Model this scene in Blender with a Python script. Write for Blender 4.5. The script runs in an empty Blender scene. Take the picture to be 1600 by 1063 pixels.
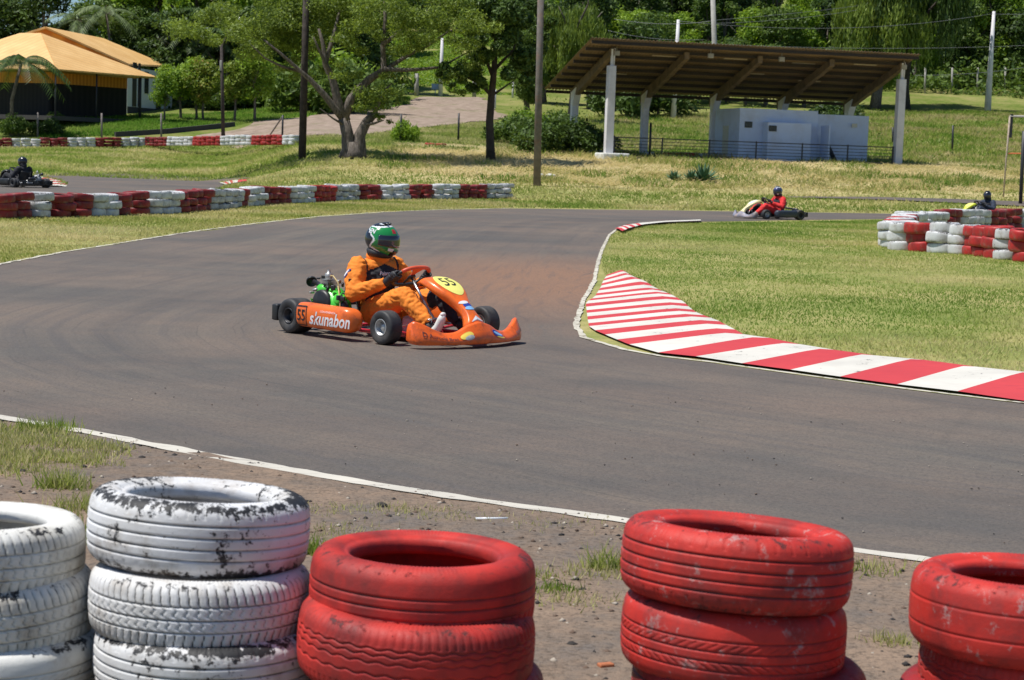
import bpy, bmesh, math, random
import numpy as np
from mathutils import Vector, Matrix, noise as mnoise
from mathutils.geometry import delaunay_2d_cdt

random.seed(7); rng = np.random.default_rng(11)
SC = bpy.context.scene
COL = SC.collection
rad = math.radians
# ------------------------------------------------------------------ camera model (photo is 1600 x 1063)
FPX = 3000.0; CAMZ = 1.6; ROLL = rad(1.95); PITCH = math.atan(286.3/FPX)
_f = Vector((0, math.cos(PITCH), -math.sin(PITCH))); _u0 = Vector((0, math.sin(PITCH), math.cos(PITCH))); _r0 = Vector((1,0,0))
_r = _r0*math.cos(ROLL)+_u0*math.sin(ROLL); _u = _u0*math.cos(ROLL)-_r0*math.sin(ROLL)
CAM = Vector((0,0,CAMZ))
def ray(px, py): return (_f*FPX + _r*(px-800) - _u*(py-531.5)).normalized()
def Q(px, py, Y):
    d = ray(px,py); return CAM + d*(Y/d.y)
def sstep(a,b,x):
    t = np.clip((x-a)/(b-a),0,1); return t*t*(3-2*t)
def vnoise(x, y, s, seed=0):
    "cheap smooth value noise, numpy"
    x = np.asarray(x,float)/s+seed*17.3; y = np.asarray(y,float)/s+seed*9.1
    xi = np.floor(x); yi = np.floor(y); fx = x-xi; fy = y-yi
    fx = fx*fx*(3-2*fx); fy = fy*fy*(3-2*fy)
    def h(a,b):
        v = np.sin(a*127.1+b*311.7+seed*7.7)*43758.5453; return v-np.floor(v)
    return (h(xi,yi)*(1-fx)+h(xi+1,yi)*fx)*(1-fy)+(h(xi,yi+1)*(1-fx)+h(xi+1,yi+1)*fx)*fy
def H(x, y):
    x = np.asarray(x,float); y = np.asarray(y,float)
    ys = np.maximum(y,1.0)
    w = sstep(-0.16,-0.10,x/ys)
    zr = np.interp(y,[-900,70,80,97,112,150,188,260,420,700],[0,0,.45,1.65,2.2,4.4,7.5,17.5,40,60])
    zl = np.interp(y,[-900,90,124,140,188,260,420,700],[0,0,1.2,3.2,6.5,12,21,30])
    z = zl*(1-w)+zr*w
    a = sstep(76,88,y)
    hay = sstep(78,86,y)*(1-sstep(96,100,y))*sstep(-.02,.05,x/ys)
    z = z + a*.12*(vnoise(x,y,3.1,1)-.5) + hay*.35*(vnoise(x,y,1.7,2)-.5) + sstep(120,180,y)*.8*(vnoise(x,y,14,3)-.5)
    return z
def h1(x,y): return float(H(x,y))
def P(px, py):
    "ground point seen at a pixel of the photo"
    d = ray(px,py); t=3.0; last=t
    if d.z<0:
        k=-CAMZ/d.z
        if d.y*k<69.9: return CAM+d*k
        t=last=68.0/d.y
    while t < 700:
        p = CAM+d*t
        if p.z < h1(p.x,p.y): break
        last = t; t *= 1.012
    a,b = last,t
    for _ in range(24):
        m=(a+b)/2; p=CAM+d*m
        if p.z < h1(p.x,p.y): b=m
        else: a=m
    return CAM+d*b
def SPX(Y): return FPX/Y

# ------------------------------------------------------------------ object helpers
def tag(o, label=None, cat=None, group=None, kind=None):
    if label: o['label']=label
    if cat: o['category']=cat
    if group: o['group']=group
    if kind: o['kind']=kind
    return o
def empty(name, loc, rz=0, label=None, cat=None, group=None, scale=1.0):
    o = bpy.data.objects.new(name,None); COL.objects.link(o)
    o.location = loc; o.rotation_euler=(0,0,rz); o.scale=(scale,)*3
    return tag(o,label,cat,group)
class MB:
    def __init__(s): s.v=[]; s.f=[]; s.m=[]; s.sm=[]
    def add(s, verts, faces, mi=0, smooth=True, M=None):
        n=len(s.v)
        if M is not None: verts=[M@Vector(v) for v in verts]
        s.v += [tuple(v) for v in verts]; s.f += [tuple(i+n for i in f) for f in faces]
        s.m += [mi]*len(faces); s.sm += [smooth]*len(faces); return s
    def box(s, c, size, mi=0, M=None, ch=0.0):
        x,y,z=size[0]/2,size[1]/2,size[2]/2
        if ch<=0:
            vs=[(sx*x,sy*y,sz*z) for sz in(-1,1) for sy in(-1,1) for sx in(-1,1)]
            fs=[(0,2,3,1),(4,5,7,6),(0,1,5,4),(2,6,7,3),(0,4,6,2),(1,3,7,5)]
        else:
            bm=bmesh.new(); bmesh.ops.create_cube(bm,size=1)
            for v in bm.verts: v.co=Vector((v.co.x*2*x,v.co.y*2*y,v.co.z*2*z))
            bmesh.ops.bevel(bm,geom=bm.edges[:],offset=min(ch,x*.9,y*.9,z*.9),segments=2,affect='EDGES',profile=.6)
            vs=[v.co.copy() for v in bm.verts]; fs=[tuple(v.index for v in f.verts) for f in bm.faces]; bm.free()
        T=Matrix.Translation(c)
        if M is not None: T = T@M
        return s.add([T@Vector(v) for v in vs],fs,mi,ch>0)
    def tube(s, pts, r, seg=8, mi=0, cap=True, smooth=True):
        pts=[Vector(p) for p in pts]; n=len(pts)
        rs = r if isinstance(r,(list,tuple)) else [r]*n
        vs=[];fs=[]; up=None
        for i,p in enumerate(pts):
            d=(pts[min(i+1,n-1)]-pts[max(i-1,0)]).normalized()
            if up is None:
                up = Vector((0,0,1)) if abs(d.z)<.9 else Vector((1,0,0))
            a=d.cross(up); 
            if a.length<1e-5: a=d.cross(Vector((0,1,0)))
            a.normalize(); b=a.cross(d).normalized(); up=b
            for k in range(seg):
                t=2*math.pi*k/seg; vs.append(p+(a*math.cos(t)+b*math.sin(t))*rs[i])
        for i in range(n-1):
            for k in range(seg):
                k2=(k+1)%seg; fs.append((i*seg+k,i*seg+k2,(i+1)*seg+k2,(i+1)*seg+k))
        if cap:
            fs.append(tuple(reversed(range(seg)))); fs.append(tuple(range((n-1)*seg,n*seg)))
        return s.add(vs,fs,mi,smooth)
    def lathe(s, prof, seg=32, M=None, mi=0, closed=False, smooth=True):
        "prof (r,h); axis = local z"
        vs=[];fs=[];n=len(prof)
        for k in range(seg):
            t=2*math.pi*k/seg; c,q=math.cos(t),math.sin(t)
            for r,h in prof: vs.append((r*c,r*q,h))
        for k in range(seg):
            k2=(k+1)%seg
            for i in range(n if closed else n-1):
                j=(i+1)%n; fs.append((k*n+i,k2*n+i,k2*n+j,k*n+j))
        return s.add(vs,fs,mi,smooth,M)
    def ell(s, c, r, mi=0, seg=16, rings=10, M=None):
        vs=[];fs=[]
        for i in range(rings+1):
            ph=math.pi*i/rings
            for k in range(seg):
                t=2*math.pi*k/seg
                vs.append(Vector((r[0]*math.sin(ph)*math.cos(t),r[1]*math.sin(ph)*math.sin(t),r[2]*math.cos(ph))))
        for i in range(rings):
            for k in range(seg):
                k2=(k+1)%seg; fs.append((i*seg+k,(i+1)*seg+k,(i+1)*seg+k2,i*seg+k2))
        T=Matrix.Translation(c)
        if M is not None: T=T@M
        return s.add([T@v for v in vs],fs,mi,True)
    def grid(s, fn, nu, nv, mi=0, closev=False):
        vs=[fn(i/nu,j/nv) for i in range(nu+1) for j in range(nv+1)]
        fs=[(i*(nv+1)+j,(i+1)*(nv+1)+j,(i+1)*(nv+1)+j+1,i*(nv+1)+j+1) for i in range(nu) for j in range(nv)]
        return s.add(vs,fs,mi,True)
    def loft(s, rings, mi=0, cap=True, smooth=True):
        n=len(rings[0]); vs=[p for r in rings for p in r]; fs=[]
        for i in range(len(rings)-1):
            for k in range(n):
                k2=(k+1)%n; fs.append((i*n+k,i*n+k2,(i+1)*n+k2,(i+1)*n+k))
        if cap: fs.append(tuple(reversed(range(n)))); fs.append(tuple(range((len(rings)-1)*n,len(rings)*n)))
        return s.add(vs,fs,mi,smooth)
    def beam(s, a, b, w, h, mi=0, upv=(0,0,1)):
        a=Vector(a);b=Vector(b);d=(b-a);L=d.length;d.normalize(); sd=d.cross(Vector(upv))
        if sd.length<1e-4: sd=d.cross(Vector((0,1,0)))
        sd.normalize();u=sd.cross(d)
        vs=[p+sd*(i*w/2)+u*(j*h/2) for p in(a,b) for (i,j) in((-1,-1),(1,-1),(1,1),(-1,1))]
        return s.add(vs,[(0,1,2,3),(7,6,5,4),(0,4,5,1),(1,5,6,2),(2,6,7,3),(3,7,4,0)],mi,False)
    def mesh(s,name):
        me=bpy.data.meshes.new(name); me.from_pydata(s.v,[],s.f); 
        me.polygons.foreach_set('material_index',s.m); me.polygons.foreach_set('use_smooth',s.sm)
        bm=bmesh.new(); bm.from_mesh(me); bmesh.ops.recalc_face_normals(bm,faces=bm.faces); bm.to_mesh(me); bm.free()
        me.update(); return me
    def build(s,name,mats,parent=None,bevel=0,solid=0,sub=0):
        me=s.mesh(name); mats = mats if isinstance(mats,(list,tuple)) else [mats]
        for m in mats: me.materials.append(m)
        return link(name,me,parent,bevel,solid,sub)
def link(name,me,parent=None,bevel=0,solid=0,sub=0):
    o=bpy.data.objects.new(name,me); COL.objects.link(o)
    if parent: o.parent=parent
    if solid: m=o.modifiers.new('s','SOLIDIFY'); m.thickness=solid; m.offset=0
    if bevel: m=o.modifiers.new('b','BEVEL'); m.width=bevel; m.segments=2; m.limit_method='ANGLE'
    if sub: m=o.modifiers.new('u','SUBSURF'); m.levels=sub; m.render_levels=sub
    return o
def origin_to(o, loc):
    "shift a world-space mesh so that its object sits at loc"
    loc=Vector(loc); o.data.transform(Matrix.Translation(-loc)); o.location=loc; return o
def npmesh(name, V, F, mats, parent=None, smooth=False, attrs=None, mi=None):
    V=np.asarray(V,np.float32); F=np.asarray(F,np.int32); k=F.shape[1]
    me=bpy.data.meshes.new(name); me.vertices.add(len(V)); me.vertices.foreach_set('co',V.ravel())
    me.loops.add(F.size); me.loops.foreach_set('vertex_index',F.ravel())
    me.polygons.add(len(F)); me.polygons.foreach_set('loop_start',np.arange(0,F.size,k,dtype=np.int32))
    try: me.polygons.foreach_set('loop_total',np.full(len(F),k,np.int32))
    except Exception: pass
    if smooth: me.polygons.foreach_set('use_smooth',np.ones(len(F),bool))
    if mi is not None: me.polygons.foreach_set('material_index',np.asarray(mi,np.int32))
    for m in (mats if isinstance(mats,(list,tuple)) else [mats]): me.materials.append(m)
    for an,(ty,arr) in (attrs or {}).items():
        a=me.attributes.new(an,ty,'POINT'); a.data.foreach_set('value' if ty=='FLOAT' else 'vector',np.asarray(arr,np.float32).ravel())
    me.update(calc_edges=True)
    o=bpy.data.objects.new(name,me); COL.objects.link(o)
    if parent: o.parent=parent
    return o
def copy_tree(o, parent=None):
    c=o.copy(); COL.objects.link(c); c.parent=parent
    for ch in list(o.children): copy_tree(ch,c)
    return c
def bake(o, wrinkle=0, scale=1.0, seed=0):
    dg=bpy.context.evaluated_depsgraph_get(); dg.update()
    me=bpy.data.meshes.new_from_object(o.evaluated_get(dg)); mats=[m for m in o.data.materials]
    o.modifiers.clear(); o.data=me
    if not me.materials:
        for m in mats: me.materials.append(m)
    if wrinkle:
        for v in me.vertices:
            q=v.co*scale+Vector((seed,0,0)); w_=abs(mnoise.noise(Vector((q.x,q.y*1.3,q.z*1.7))))*2.2-.5+.45*abs(mnoise.noise(q*2.1+Vector((3,1,7))))*2-.3; v.co += v.normal*wrinkle*w_
    for p in me.polygons: p.use_smooth=True
    return o

# ------------------------------------------------------------------ material helpers
class NT:
    def __init__(s,name):
        s.m=bpy.data.materials.new(name); s.m.use_nodes=True; s.t=s.m.node_tree; s.b=s.t.nodes['Principled BSDF']
        s.out=s.t.nodes['Material Output']; s.L=s.t.links
    def n(s,ty,**kw):
        nd=s.t.nodes.new(ty)
        for k,v in kw.items():
            if hasattr(nd,k) and not k.startswith('i_'): setattr(nd,k,v)
        return nd
    def put(s,sock,val):
        if hasattr(val,'is_output') or isinstance(val,bpy.types.NodeSocket): s.L.new(val,sock)
        elif isinstance(val,(tuple,list)) and len(val)==3 and sock.type=='RGBA': sock.default_value=(*val,1)
        else: sock.default_value=val
    def co(s,kind='Object'):
        return s.n('ShaderNodeTexCoord').outputs[kind]
    def rnd(s): return s.n('ShaderNodeObjectInfo').outputs['Random']
    def attr(s,name,out='Fac'):
        a=s.n('ShaderNodeAttribute'); a.attribute_name=name; return a.outputs[out]
    def map(s,vec,scale=(1,1,1),loc=(0,0,0),rot=(0,0,0)):
        m=s.n('ShaderNodeMapping'); s.put(m.inputs['Vector'],vec); m.inputs['Scale'].default_value=scale; m.inputs['Rotation'].default_value=rot
        s.put(m.inputs['Location'],loc); return m.outputs[0]
    def noise(s,vec,scale,detail=4,rough=.55,dist=0,out='Fac'):
        t=s.n('ShaderNodeTexNoise'); s.put(t.inputs['Vector'],vec)
        t.inputs['Scale'].default_value=scale; t.inputs['Detail'].default_value=detail; t.inputs['Roughness'].default_value=rough; t.inputs['Distortion'].default_value=dist
        return t.outputs[out]
    def vor(s,vec,scale,feature='F1',out='Distance'):
        t=s.n('ShaderNodeTexVoronoi'); t.feature=feature; s.put(t.inputs['Vector'],vec); t.inputs['Scale'].default_value=scale; return t.outputs[out]
    def wave(s,vec,scale,dist=0,dir='X'):
        t=s.n('ShaderNodeTexWave'); t.bands_direction=dir; s.put(t.inputs['Vector'],vec); t.inputs['Scale'].default_value=scale; t.inputs['Distortion'].default_value=dist; return t.outputs['Fac']
    def ramp(s,fac,stops,interp='LINEAR'):
        r=s.n('ShaderNodeValToRGB'); s.put(r.inputs['Fac'],fac); cr=r.color_ramp; cr.interpolation=interp
        while len(cr.elements)<len(stops): cr.elements.new(.5)
        for e,(p,c) in zip(cr.elements,stops):
            e.position=p; e.color=(c,c,c,1) if isinstance(c,(int,float)) else (*c,1)
        return r.outputs['Color']
    def mix(s,fac,a,b,mode='MIX'):
        m=s.n('ShaderNodeMix'); m.data_type='RGBA'; m.blend_type=mode
        s.put(m.inputs[0],fac); s.put(m.inputs[6],a); s.put(m.inputs[7],b); return m.outputs[2]
    def math(s,op,a,b=0.0,clamp=False):
        m=s.n('ShaderNodeMath'); m.operation=op; m.use_clamp=clamp; s.put(m.inputs[0],a); s.put(m.inputs[1],b); return m.outputs[0]
    def sep(s,vec):
        x=s.n('ShaderNodeSeparateXYZ'); s.put(x.inputs[0],vec); return x.outputs
    def bump(s,h,strength=.3,dist=.01):
        b=s.n('ShaderNodeBump'); s.put(b.inputs['Height'],h); b.inputs['Strength'].default_value=strength; b.inputs['Distance'].default_value=dist
        s.L.new(b.outputs[0],s.b.inputs['Normal']); return s
    def fin(s,col,rough=.6,spec=None,metal=0,coat=0):
        s.put(s.b.inputs['Base Color'],col); s.put(s.b.inputs['Roughness'],rough)
        if spec is not None: s.put(s.b.inputs['Specular IOR Level'],spec)
        s.b.inputs['Metallic'].default_value=metal
        if coat: s.b.inputs['Coat Weight'].default_value=coat; s.b.inputs['Coat Roughness'].default_value=.08
        return s.m
def simple(name,c,rough=.5,var=.12,metal=0,scale=9,coat=0,dirt=None,bump=0):
    t=NT(name); v=t.noise(t.co(),scale,5,.6)
    lo=tuple(x*(1-var) for x in c); hi=tuple(min(1,x*(1+var)) for x in c)
    col=t.ramp(v,[(.3,lo),(.7,hi)])
    if dirt:
        d=t.ramp(t.noise(t.map(t.co(),loc=(3,1,5)),scale*.6,7,.65),[(.5,0),(.72,1)])
        col=t.mix(t.math('MULTIPLY',d,dirt[1]),col,dirt[0])
    if bump: t.bump(v,bump,.01)
    return t.fin(col,rough,metal=metal,coat=coat)
def leafmat(name,dark,light,tip=None,trans=.35):
    t=NT(name); geo=t.n('ShaderNodeNewGeometry'); ri=geo.outputs['Random Per Island']
    cl=t.noise(t.co(),.55,3,.6)
    f=t.math('ADD',t.math('MULTIPLY',ri,.5),t.math('MULTIPLY',cl,.55))
    f=t.math('ADD',f,t.math('MULTIPLY',t.math('SUBTRACT',t.rnd(),.5),.22))
    stops=[(.28,dark),(.72,light)]
    if tip: stops.append((.92,tip))
    col=t.ramp(f,stops); t.fin(col,.55,.3)
    tr=t.n('ShaderNodeBsdfTranslucent'); t.put(tr.inputs['Color'],t.mix(.5,col,(light[0]*1.5,light[1]*1.5,light[2]*.7)))
    mx=t.n('ShaderNodeMixShader'); mx.inputs[0].default_value=trans
    t.L.new(t.b.outputs[0],mx.inputs[1]); t.L.new(tr.outputs[0],mx.inputs[2]); t.L.new(mx.outputs[0],t.out.inputs['Surface'])
    return t.m
# ================================================================== GROUND
t=NT('ground'); oc=t.co()
n1=t.noise(oc,.35,6,.6); n2=t.noise(t.map(oc,loc=(9,4,0)),2.2,6,.65); n3=t.noise(t.map(oc,(1,.45,1)),14,4,.7)
base=t.ramp(t.math('ADD',t.math('MULTIPLY',n1,.6),t.math('MULTIPLY',n2,.4)),[(.30,(.15,.20,.045)),(.45,(.25,.27,.08)),(.56,(.37,.335,.13)),(.70,(.46,.38,.19))])
hayc=t.ramp(n2,[(.3,(.26,.24,.08)),(.5,(.46,.38,.18)),(.7,(.64,.53,.29))])
lushc=t.ramp(t.math('ADD',t.math('MULTIPLY',n1,.5),t.math('MULTIPLY',n2,.5)),[(.33,(.06,.10,.015)),(.46,(.13,.18,.03)),(.55,(.20,.21,.06)),(.66,(.26,.21,.10))])
soil=t.ramp(n2,[(.3,(.12,.075,.05)),(.7,(.22,.15,.10))])
col=t.mix(t.attr('hay'),base,hayc); col=t.mix(t.attr('lush'),col,lushc)
bare=t.ramp(t.noise(t.map(oc,(.7,1.6,1),loc=(2,7,1)),.9,6,.7),[(.60,0),(.70,1)])
col=t.mix(t.math('MULTIPLY',bare,.75),col,soil)
col=t.mix(t.ramp(n3,[(.3,.22),(.55,0)]),col,(.09,.10,.03))
t.bump(n3,.5,.05); GM=t.fin(col,.9,.1)

xs=np.unique(np.round(np.concatenate([np.linspace(-900,-90,16),np.arange(-90,70,1.25),np.linspace(70,900,16)]),3))
ys=np.unique(np.round(np.concatenate([np.linspace(-60,0,7),np.arange(0,70,2.5),np.arange(70,130,1.0),np.arange(130,300,2.5),np.linspace(300,900,20)]),3))
X,Y=np.meshgrid(xs,ys); Z=H(X,Y)
V=np.stack([X.ravel(),Y.ravel(),Z.ravel()],1); nx=len(xs); ny=len(ys)
I=(np.arange(ny-1)[:,None]*nx+np.arange(nx-1)[None,:]).ravel(); F=np.stack([I,I+1,I+nx+1,I+nx],1)
u=X/np.maximum(Y,1)
hay=sstep(74,82,Y)*(1-sstep(99,104,Y))*sstep(-.12,-.05,u)
hay=np.maximum(hay, .6*sstep(60,72,Y)*sstep(0.0,.1,u)*(1-sstep(80,90,Y))*.6)
hay=hay*(.6+.4*sstep(.35,.6,vnoise(X,Y,2.3,12))); lush=np.maximum(sstep(100,106,Y)*sstep(-.12,-.09,u), sstep(122,128,Y))
lush=lush*np.where(u>-.1,.55+.45*sstep(.35,.6,vnoise(X,Y,9,6)),1); lush=np.where((u>.19)&(Y<150),lush*.4,lush)
ground=npmesh('ground',V,F,GM,smooth=True,attrs={'hay':('FLOAT',hay.ravel()),'lush':('FLOAT',lush.ravel())}); tag(ground,kind='structure')

def inpoly(px,py,poly):
    px=np.asarray(px);py=np.asarray(py);c=np.zeros(px.shape,bool);n=len(poly)
    for i in range(n):
        x1,y1=poly[i];x2,y2=poly[(i+1)%n]
        if y1==y2: continue
        k=((y1>py)!=(y2>py))&(px<(x2-x1)*(py-y1)/(y2-y1)+x1); c^=k
    return c
def W(pxs): return [(p.x,p.y) for p in (P(a,b) for a,b in pxs)]
def dens(poly,step,closed=True,cap=400):
    out=[];n=len(poly)
    for i in range(n if closed else n-1):
        a=Vector(poly[i]);b=Vector(poly[(i+1)%n]);k=int(min(cap,max(1,(b-a).length//step)))
        for j in range(k): out.append(tuple(a.lerp(b,j/k)))
    if not closed: out.append(tuple(poly[-1]))
    return out
def rough(poly,amp,s=.5,seed=0):
    out=[]
    for x,y in poly:
        out.append((x+amp*2*(float(vnoise(x,y,s,seed))-.5)+amp*(float(vnoise(x,y,s*.3,seed+5))-.5),y+amp*2*(float(vnoise(x,y,s,seed+1))-.5)))
    return out
def sheet(name,poly,step,grid,dz,mat,attrfn=None,relief=None,kind='structure'):
    poly=dens(poly,step) if step else poly
    px=[p[0] for p in poly];py=[p[1] for p in poly]
    gx,gy=np.meshgrid(np.arange(min(px),max(px),grid),np.arange(min(py),max(py),grid))
    gx=gx.ravel()+.013;gy=gy.ravel()+.007; k=inpoly(gx,gy,poly); gx=gx[k];gy=gy[k]
    pts=[Vector(p) for p in poly]+[Vector((a,b)) for a,b in zip(gx,gy)]
    n=len(poly); edges=[(i,(i+1)%n) for i in range(n)]
    v,e,f,_,_,_=delaunay_2d_cdt(pts,edges,[],1,1e-5)
    V=np.array([(p.x,p.y,0) for p in v]); V[:,2]=H(V[:,0],V[:,1])+dz
    if relief is not None: V[:,2]+=relief(V[:,0],V[:,1])
    F=np.array([tuple(q) for q in f if len(q)==3])
    a=V[F[:,0]];b=V[F[:,1]];c=V[F[:,2]]; cr=np.cross(b-a,c-a)[:,2]; F[cr<0]=F[cr<0][:,::-1]
    o=npmesh(name,V,F,mat,smooth=True,attrs=attrfn(V) if attrfn else None); return tag(o,kind=kind)
def strip(name,pts,w,dz,mat,step=.25,wn=.15,kind='structure'):
    pts=dens(pts,step,False); V=[];F=[]
    for i,(x,y) in enumerate(pts):
        a=Vector(pts[max(i-1,0)]);b=Vector(pts[min(i+1,len(pts)-1)]);d=(b-a).normalized();nn=Vector((-d.y,d.x))
        for s in(-1,1):
            ww=w/2*(1+wn*2*(float(vnoise(x,y,.15,s+4))-.5)); q=Vector((x,y))+nn*ww*s; V.append((q.x,q.y,h1(q.x,q.y)+dz))
    for i in range(len(pts)-1): F.append((2*i,2*i+2,2*i+3,2*i+1))
    return tag(npmesh(name,V,F,mat),kind=kind)

NEAR=[(1780,919),(1600,895),(1450,876),(1330,860),(980,815),(700,776),(500,744),(300,707),(113,672),(0,652),(-300,602)]
FAR=[(-300,472),(0,414),(100,395),(200,379),(300,363),(400,350),(500,339),(600,332),(700,328),(800,326),(950,328),(1100,330),(1380,334),(1780,341)]
KL=[(1800,658),(1640,637),(1496,616),(1402,605),(1312,593),(1235,582),(1159,572),(1087,561),(1028,555),(983,542)]
KR=[(2000,640),(1800,616),(1615,594),(1523,584),(1442,573),(1366,566),(1303,557),(1249,548),(1202,538),(1161,532)]
WL=[(954,530.5),(921,516),(919,506),(917,495),(916,485.5),(915,475),(929,467.5),(934,459),(939,451),(941,443.6),(946,436),(949,430.6)]
WR=[(1141,520.6),(1118,508),(1092,499),(1078,490),(1069,480),(1053,470),(1040,464),(1024,457.6),(1008,446),(990,439),(981,433.7),(974,429)]
INNER=[(1780,349),(1384,342.5),(1255,344),(1095,347),(1000,350),(968,356),(952,368),(940,392),(933,415),(929,440),(912,470),(902,500),(901,513),(912,529),(975,548),(1030,558),(1100,566),(1250,587),(1400,607.5),(1600,632),(1800,660)]
INW=W(INNER); 
# path coordinates (along, across) relative to the inside of the bend
_pd=dens(INW[3:],.5,False); PTH=np.array(_pd); _seg=np.r_[0,np.cumsum(np.hypot(*np.diff(PTH,axis=0).T))]
def trk(V):
    out=np.zeros((len(V),3),np.float32)
    for i in range(0,len(V),4000):
        d=np.hypot(V[i:i+4000,0:1]-PTH[:,0],V[i:i+4000,1:2]-PTH[:,1]); k=d.argmin(1)
        out[i:i+4000,0]=_seg[k]; out[i:i+4000,1]=d[np.arange(len(k)),k]
    # smooth the along coordinate with the angle round the bend
    c=np.array([5.5,25.0]); out[:,0]=np.arctan2(V[:,1]-c[1],V[:,0]-c[0])*14
    return {'trk':('FLOAT_VECTOR',out)}
def asphalt(name,tone=1.0):
    t=NT(name); oc=t.co(); tv=t.attr('trk','Vector')
    st=t.noise(t.map(tv,(.10,2.2,1)),1.0,6,.65,.25); st2=t.noise(t.map(tv,(.22,9,1),loc=(4,3,0)),1.0,4,.6,.4)
    big=t.noise(t.map(oc,(1,1.4,1)),.16,5,.6); mid=t.noise(t.map(oc,loc=(5,1,0)),.9,6,.7); fine=t.noise(oc,60,3,.7); gr=t.vor(oc,110)
    col=t.ramp(st,[(.28,(.092*tone,.085*tone,.077*tone)),(.5,(.130*tone,.115*tone,.099*tone)),(.72,(.176*tone,.147*tone,.115*tone))])
    dk=t.noise(t.map(oc,(1,1.7,1),loc=(11,6,0)),.22,6,.68); col=t.mix(t.ramp(dk,[(.44,0),(.60,.5)]),col,(.083,.075,.071))
    rb=t.noise(t.map(tv,(.03,.9,1),loc=(2,5,0)),1,3,.5,.15); col=t.mix(t.ramp(rb,[(.55,0),(.64,.45)]),col,(.066,.062,.062))
    dust=t.ramp(t.math('ADD',t.math('MULTIPLY',big,.65),t.math('MULTIPLY',mid,.35)),[(.42,0),(.62,1)])
    col=t.mix(t.math('MULTIPLY',dust,.55),col,(.245,.172,.125))
    patch=t.n('ShaderNodeVectorMath'); patch.operation='DISTANCE'; t.put(patch.inputs[0],t.map(oc,(1,.42,1))); pc=P(850,440); patch.inputs[1].default_value=(pc.x,pc.y*.42,0)
    pf=t.math('MULTIPLY',t.ramp(t.math('ADD',t.math('MULTIPLY',patch.outputs['Value'],.22),t.math('MULTIPLY',st2,.5)),[(.45,1),(1.0,0)]),.85)
    col=t.mix(pf,col,(.30,.160,.092))
    col=t.mix(t.ramp(st2,[(.32,.42),(.5,0)]),col,(.095,.087,.086))
    col=t.mix(t.ramp(t.noise(t.map(tv,(.35,30,1),loc=(1,8,0)),1,3,.5,.6),[(.62,0),(.72,.35)]),col,(.05,.05,.052))
    col=t.mix(t.ramp(fine,[(.36,.6),(.55,0)]),col,(.06,.054,.05))
    col=t.mix(t.ramp(gr,[(.02,.6),(.2,0)]),col,(.30,.265,.23))
    crack=t.vor(t.map(oc,(1,1,1),loc=(3,2,0)),.35,'DISTANCE_TO_EDGE'); col=t.mix(t.ramp(crack,[(.002,.12),(.006,0)]),col,(.05,.045,.04))
    t.bump(fine,.35,.01); return t.fin(col,.82,.35)
AS=asphalt('asphalt')
near_w=W(NEAR); far_w=rough(dens(W(FAR),.8,False),.12,1.0,3)
poly=near_w+far_w+INW
sheet('track_asphalt',rough(dens(poly,.6),.03,.6,2),0,.8,.006,AS,trk)
# left loop of the circuit and far stretches
L1=[(-240,287),(58,289),(80,292),(103,292),(106,288),(92,281),(58,275),(75,272.5),(200,271.5),(388,273),(386,280),(345,285),(352,291),(330,300),(180,306),(-240,322)]
sheet('far_loop_asphalt',rough(dens(W(L1),.9),.12,1.2,4),0,2.0,.02,asphalt('asphalt_far',1.05),trk)
def ribbon(name,top,bot,mat):
    A=W(top);B=W(bot); sheet(name,A+B[::-1],1.0,1.5,.05,mat,trk)
AS3=asphalt('asphalt_back',1.0)
ribbon('back_stretch_asphalt',[(1230,309),(1387,310),(1500,313),(1720,321)],[(1230,310),(1387,314),(1500,319),(1720,330)],AS3)
ribbon('mid_lane_asphalt',[(1510,283.5),(1720,287)],[(1510,285),(1720,291)],AS3)
gv=NT('gravel_drive'); oc=gv.co(); col=gv.ramp(gv.noise(oc,1.4,6,.7),[(.3,(.20,.15,.115)),(.55,(.33,.255,.20)),(.75,(.42,.34,.27))])
col=gv.mix(gv.ramp(gv.noise(oc,.5,4,.6),[(.55,0),(.7,.6)]),col,(.13,.15,.05)); GV=gv.fin(col,.95,.1)
DR=[(300,212),(372,203),(400,190),(480,184),(560,172),(640,158),(655,152.5),(752,152.5),(772,170),(800,186),(700,196),(620,204),(560,213),(440,222),(330,222)]
sheet('gravel_drive',rough(dens(W(DR),1.0),.35,2,5),0,1.2,.045,GV)
# dirt verge in front of the near line
t=NT('dirt_verge'); oc=t.co(); a=t.noise(oc,.7,6,.65); b=t.noise(t.map(oc,loc=(4,4,0)),6,7,.75); c=t.noise(oc,45,4,.7)
col=t.ramp(t.math('ADD',t.math('MULTIPLY',a,.6),t.math('MULTIPLY',b,.4)),[(.36,(.150,.135,.125)),(.47,(.21,.160,.122)),(.55,(.28,.200,.142)),(.68,(.36,.265,.19))])
col=t.mix(t.ramp(b,[(.55,0),(.68,.6)]),col,(.085,.065,.052)); col=t.mix(t.ramp(c,[(.35,.6),(.52,0)]),col,(.05,.04,.033))
col=t.mix(t.ramp(t.vor(oc,55),[(.03,.6),(.14,0)]),col,(.38,.31,.25))
t.bump(t.math('ADD',c,t.math('MULTIPLY',b,2.0)),.7,.012); DV=t.fin(col,.9,.2)
def relief(x,y): 
    e=.012*vnoise(x,y,.35,8)+.010*vnoise(x,y,.11,9)
    return e*np.clip((10.9-y)/.6,0.3,1)
nv=rough(dens(near_w,.12,False),.03,.3,6)
sheet('dirt_verge',nv+[(-12,11.6),(-12,-3),(8,-3),(8,7.5)],0,.11,.002,DV,None,lambda x,y:relief(x,y)*.6+.001)
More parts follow.
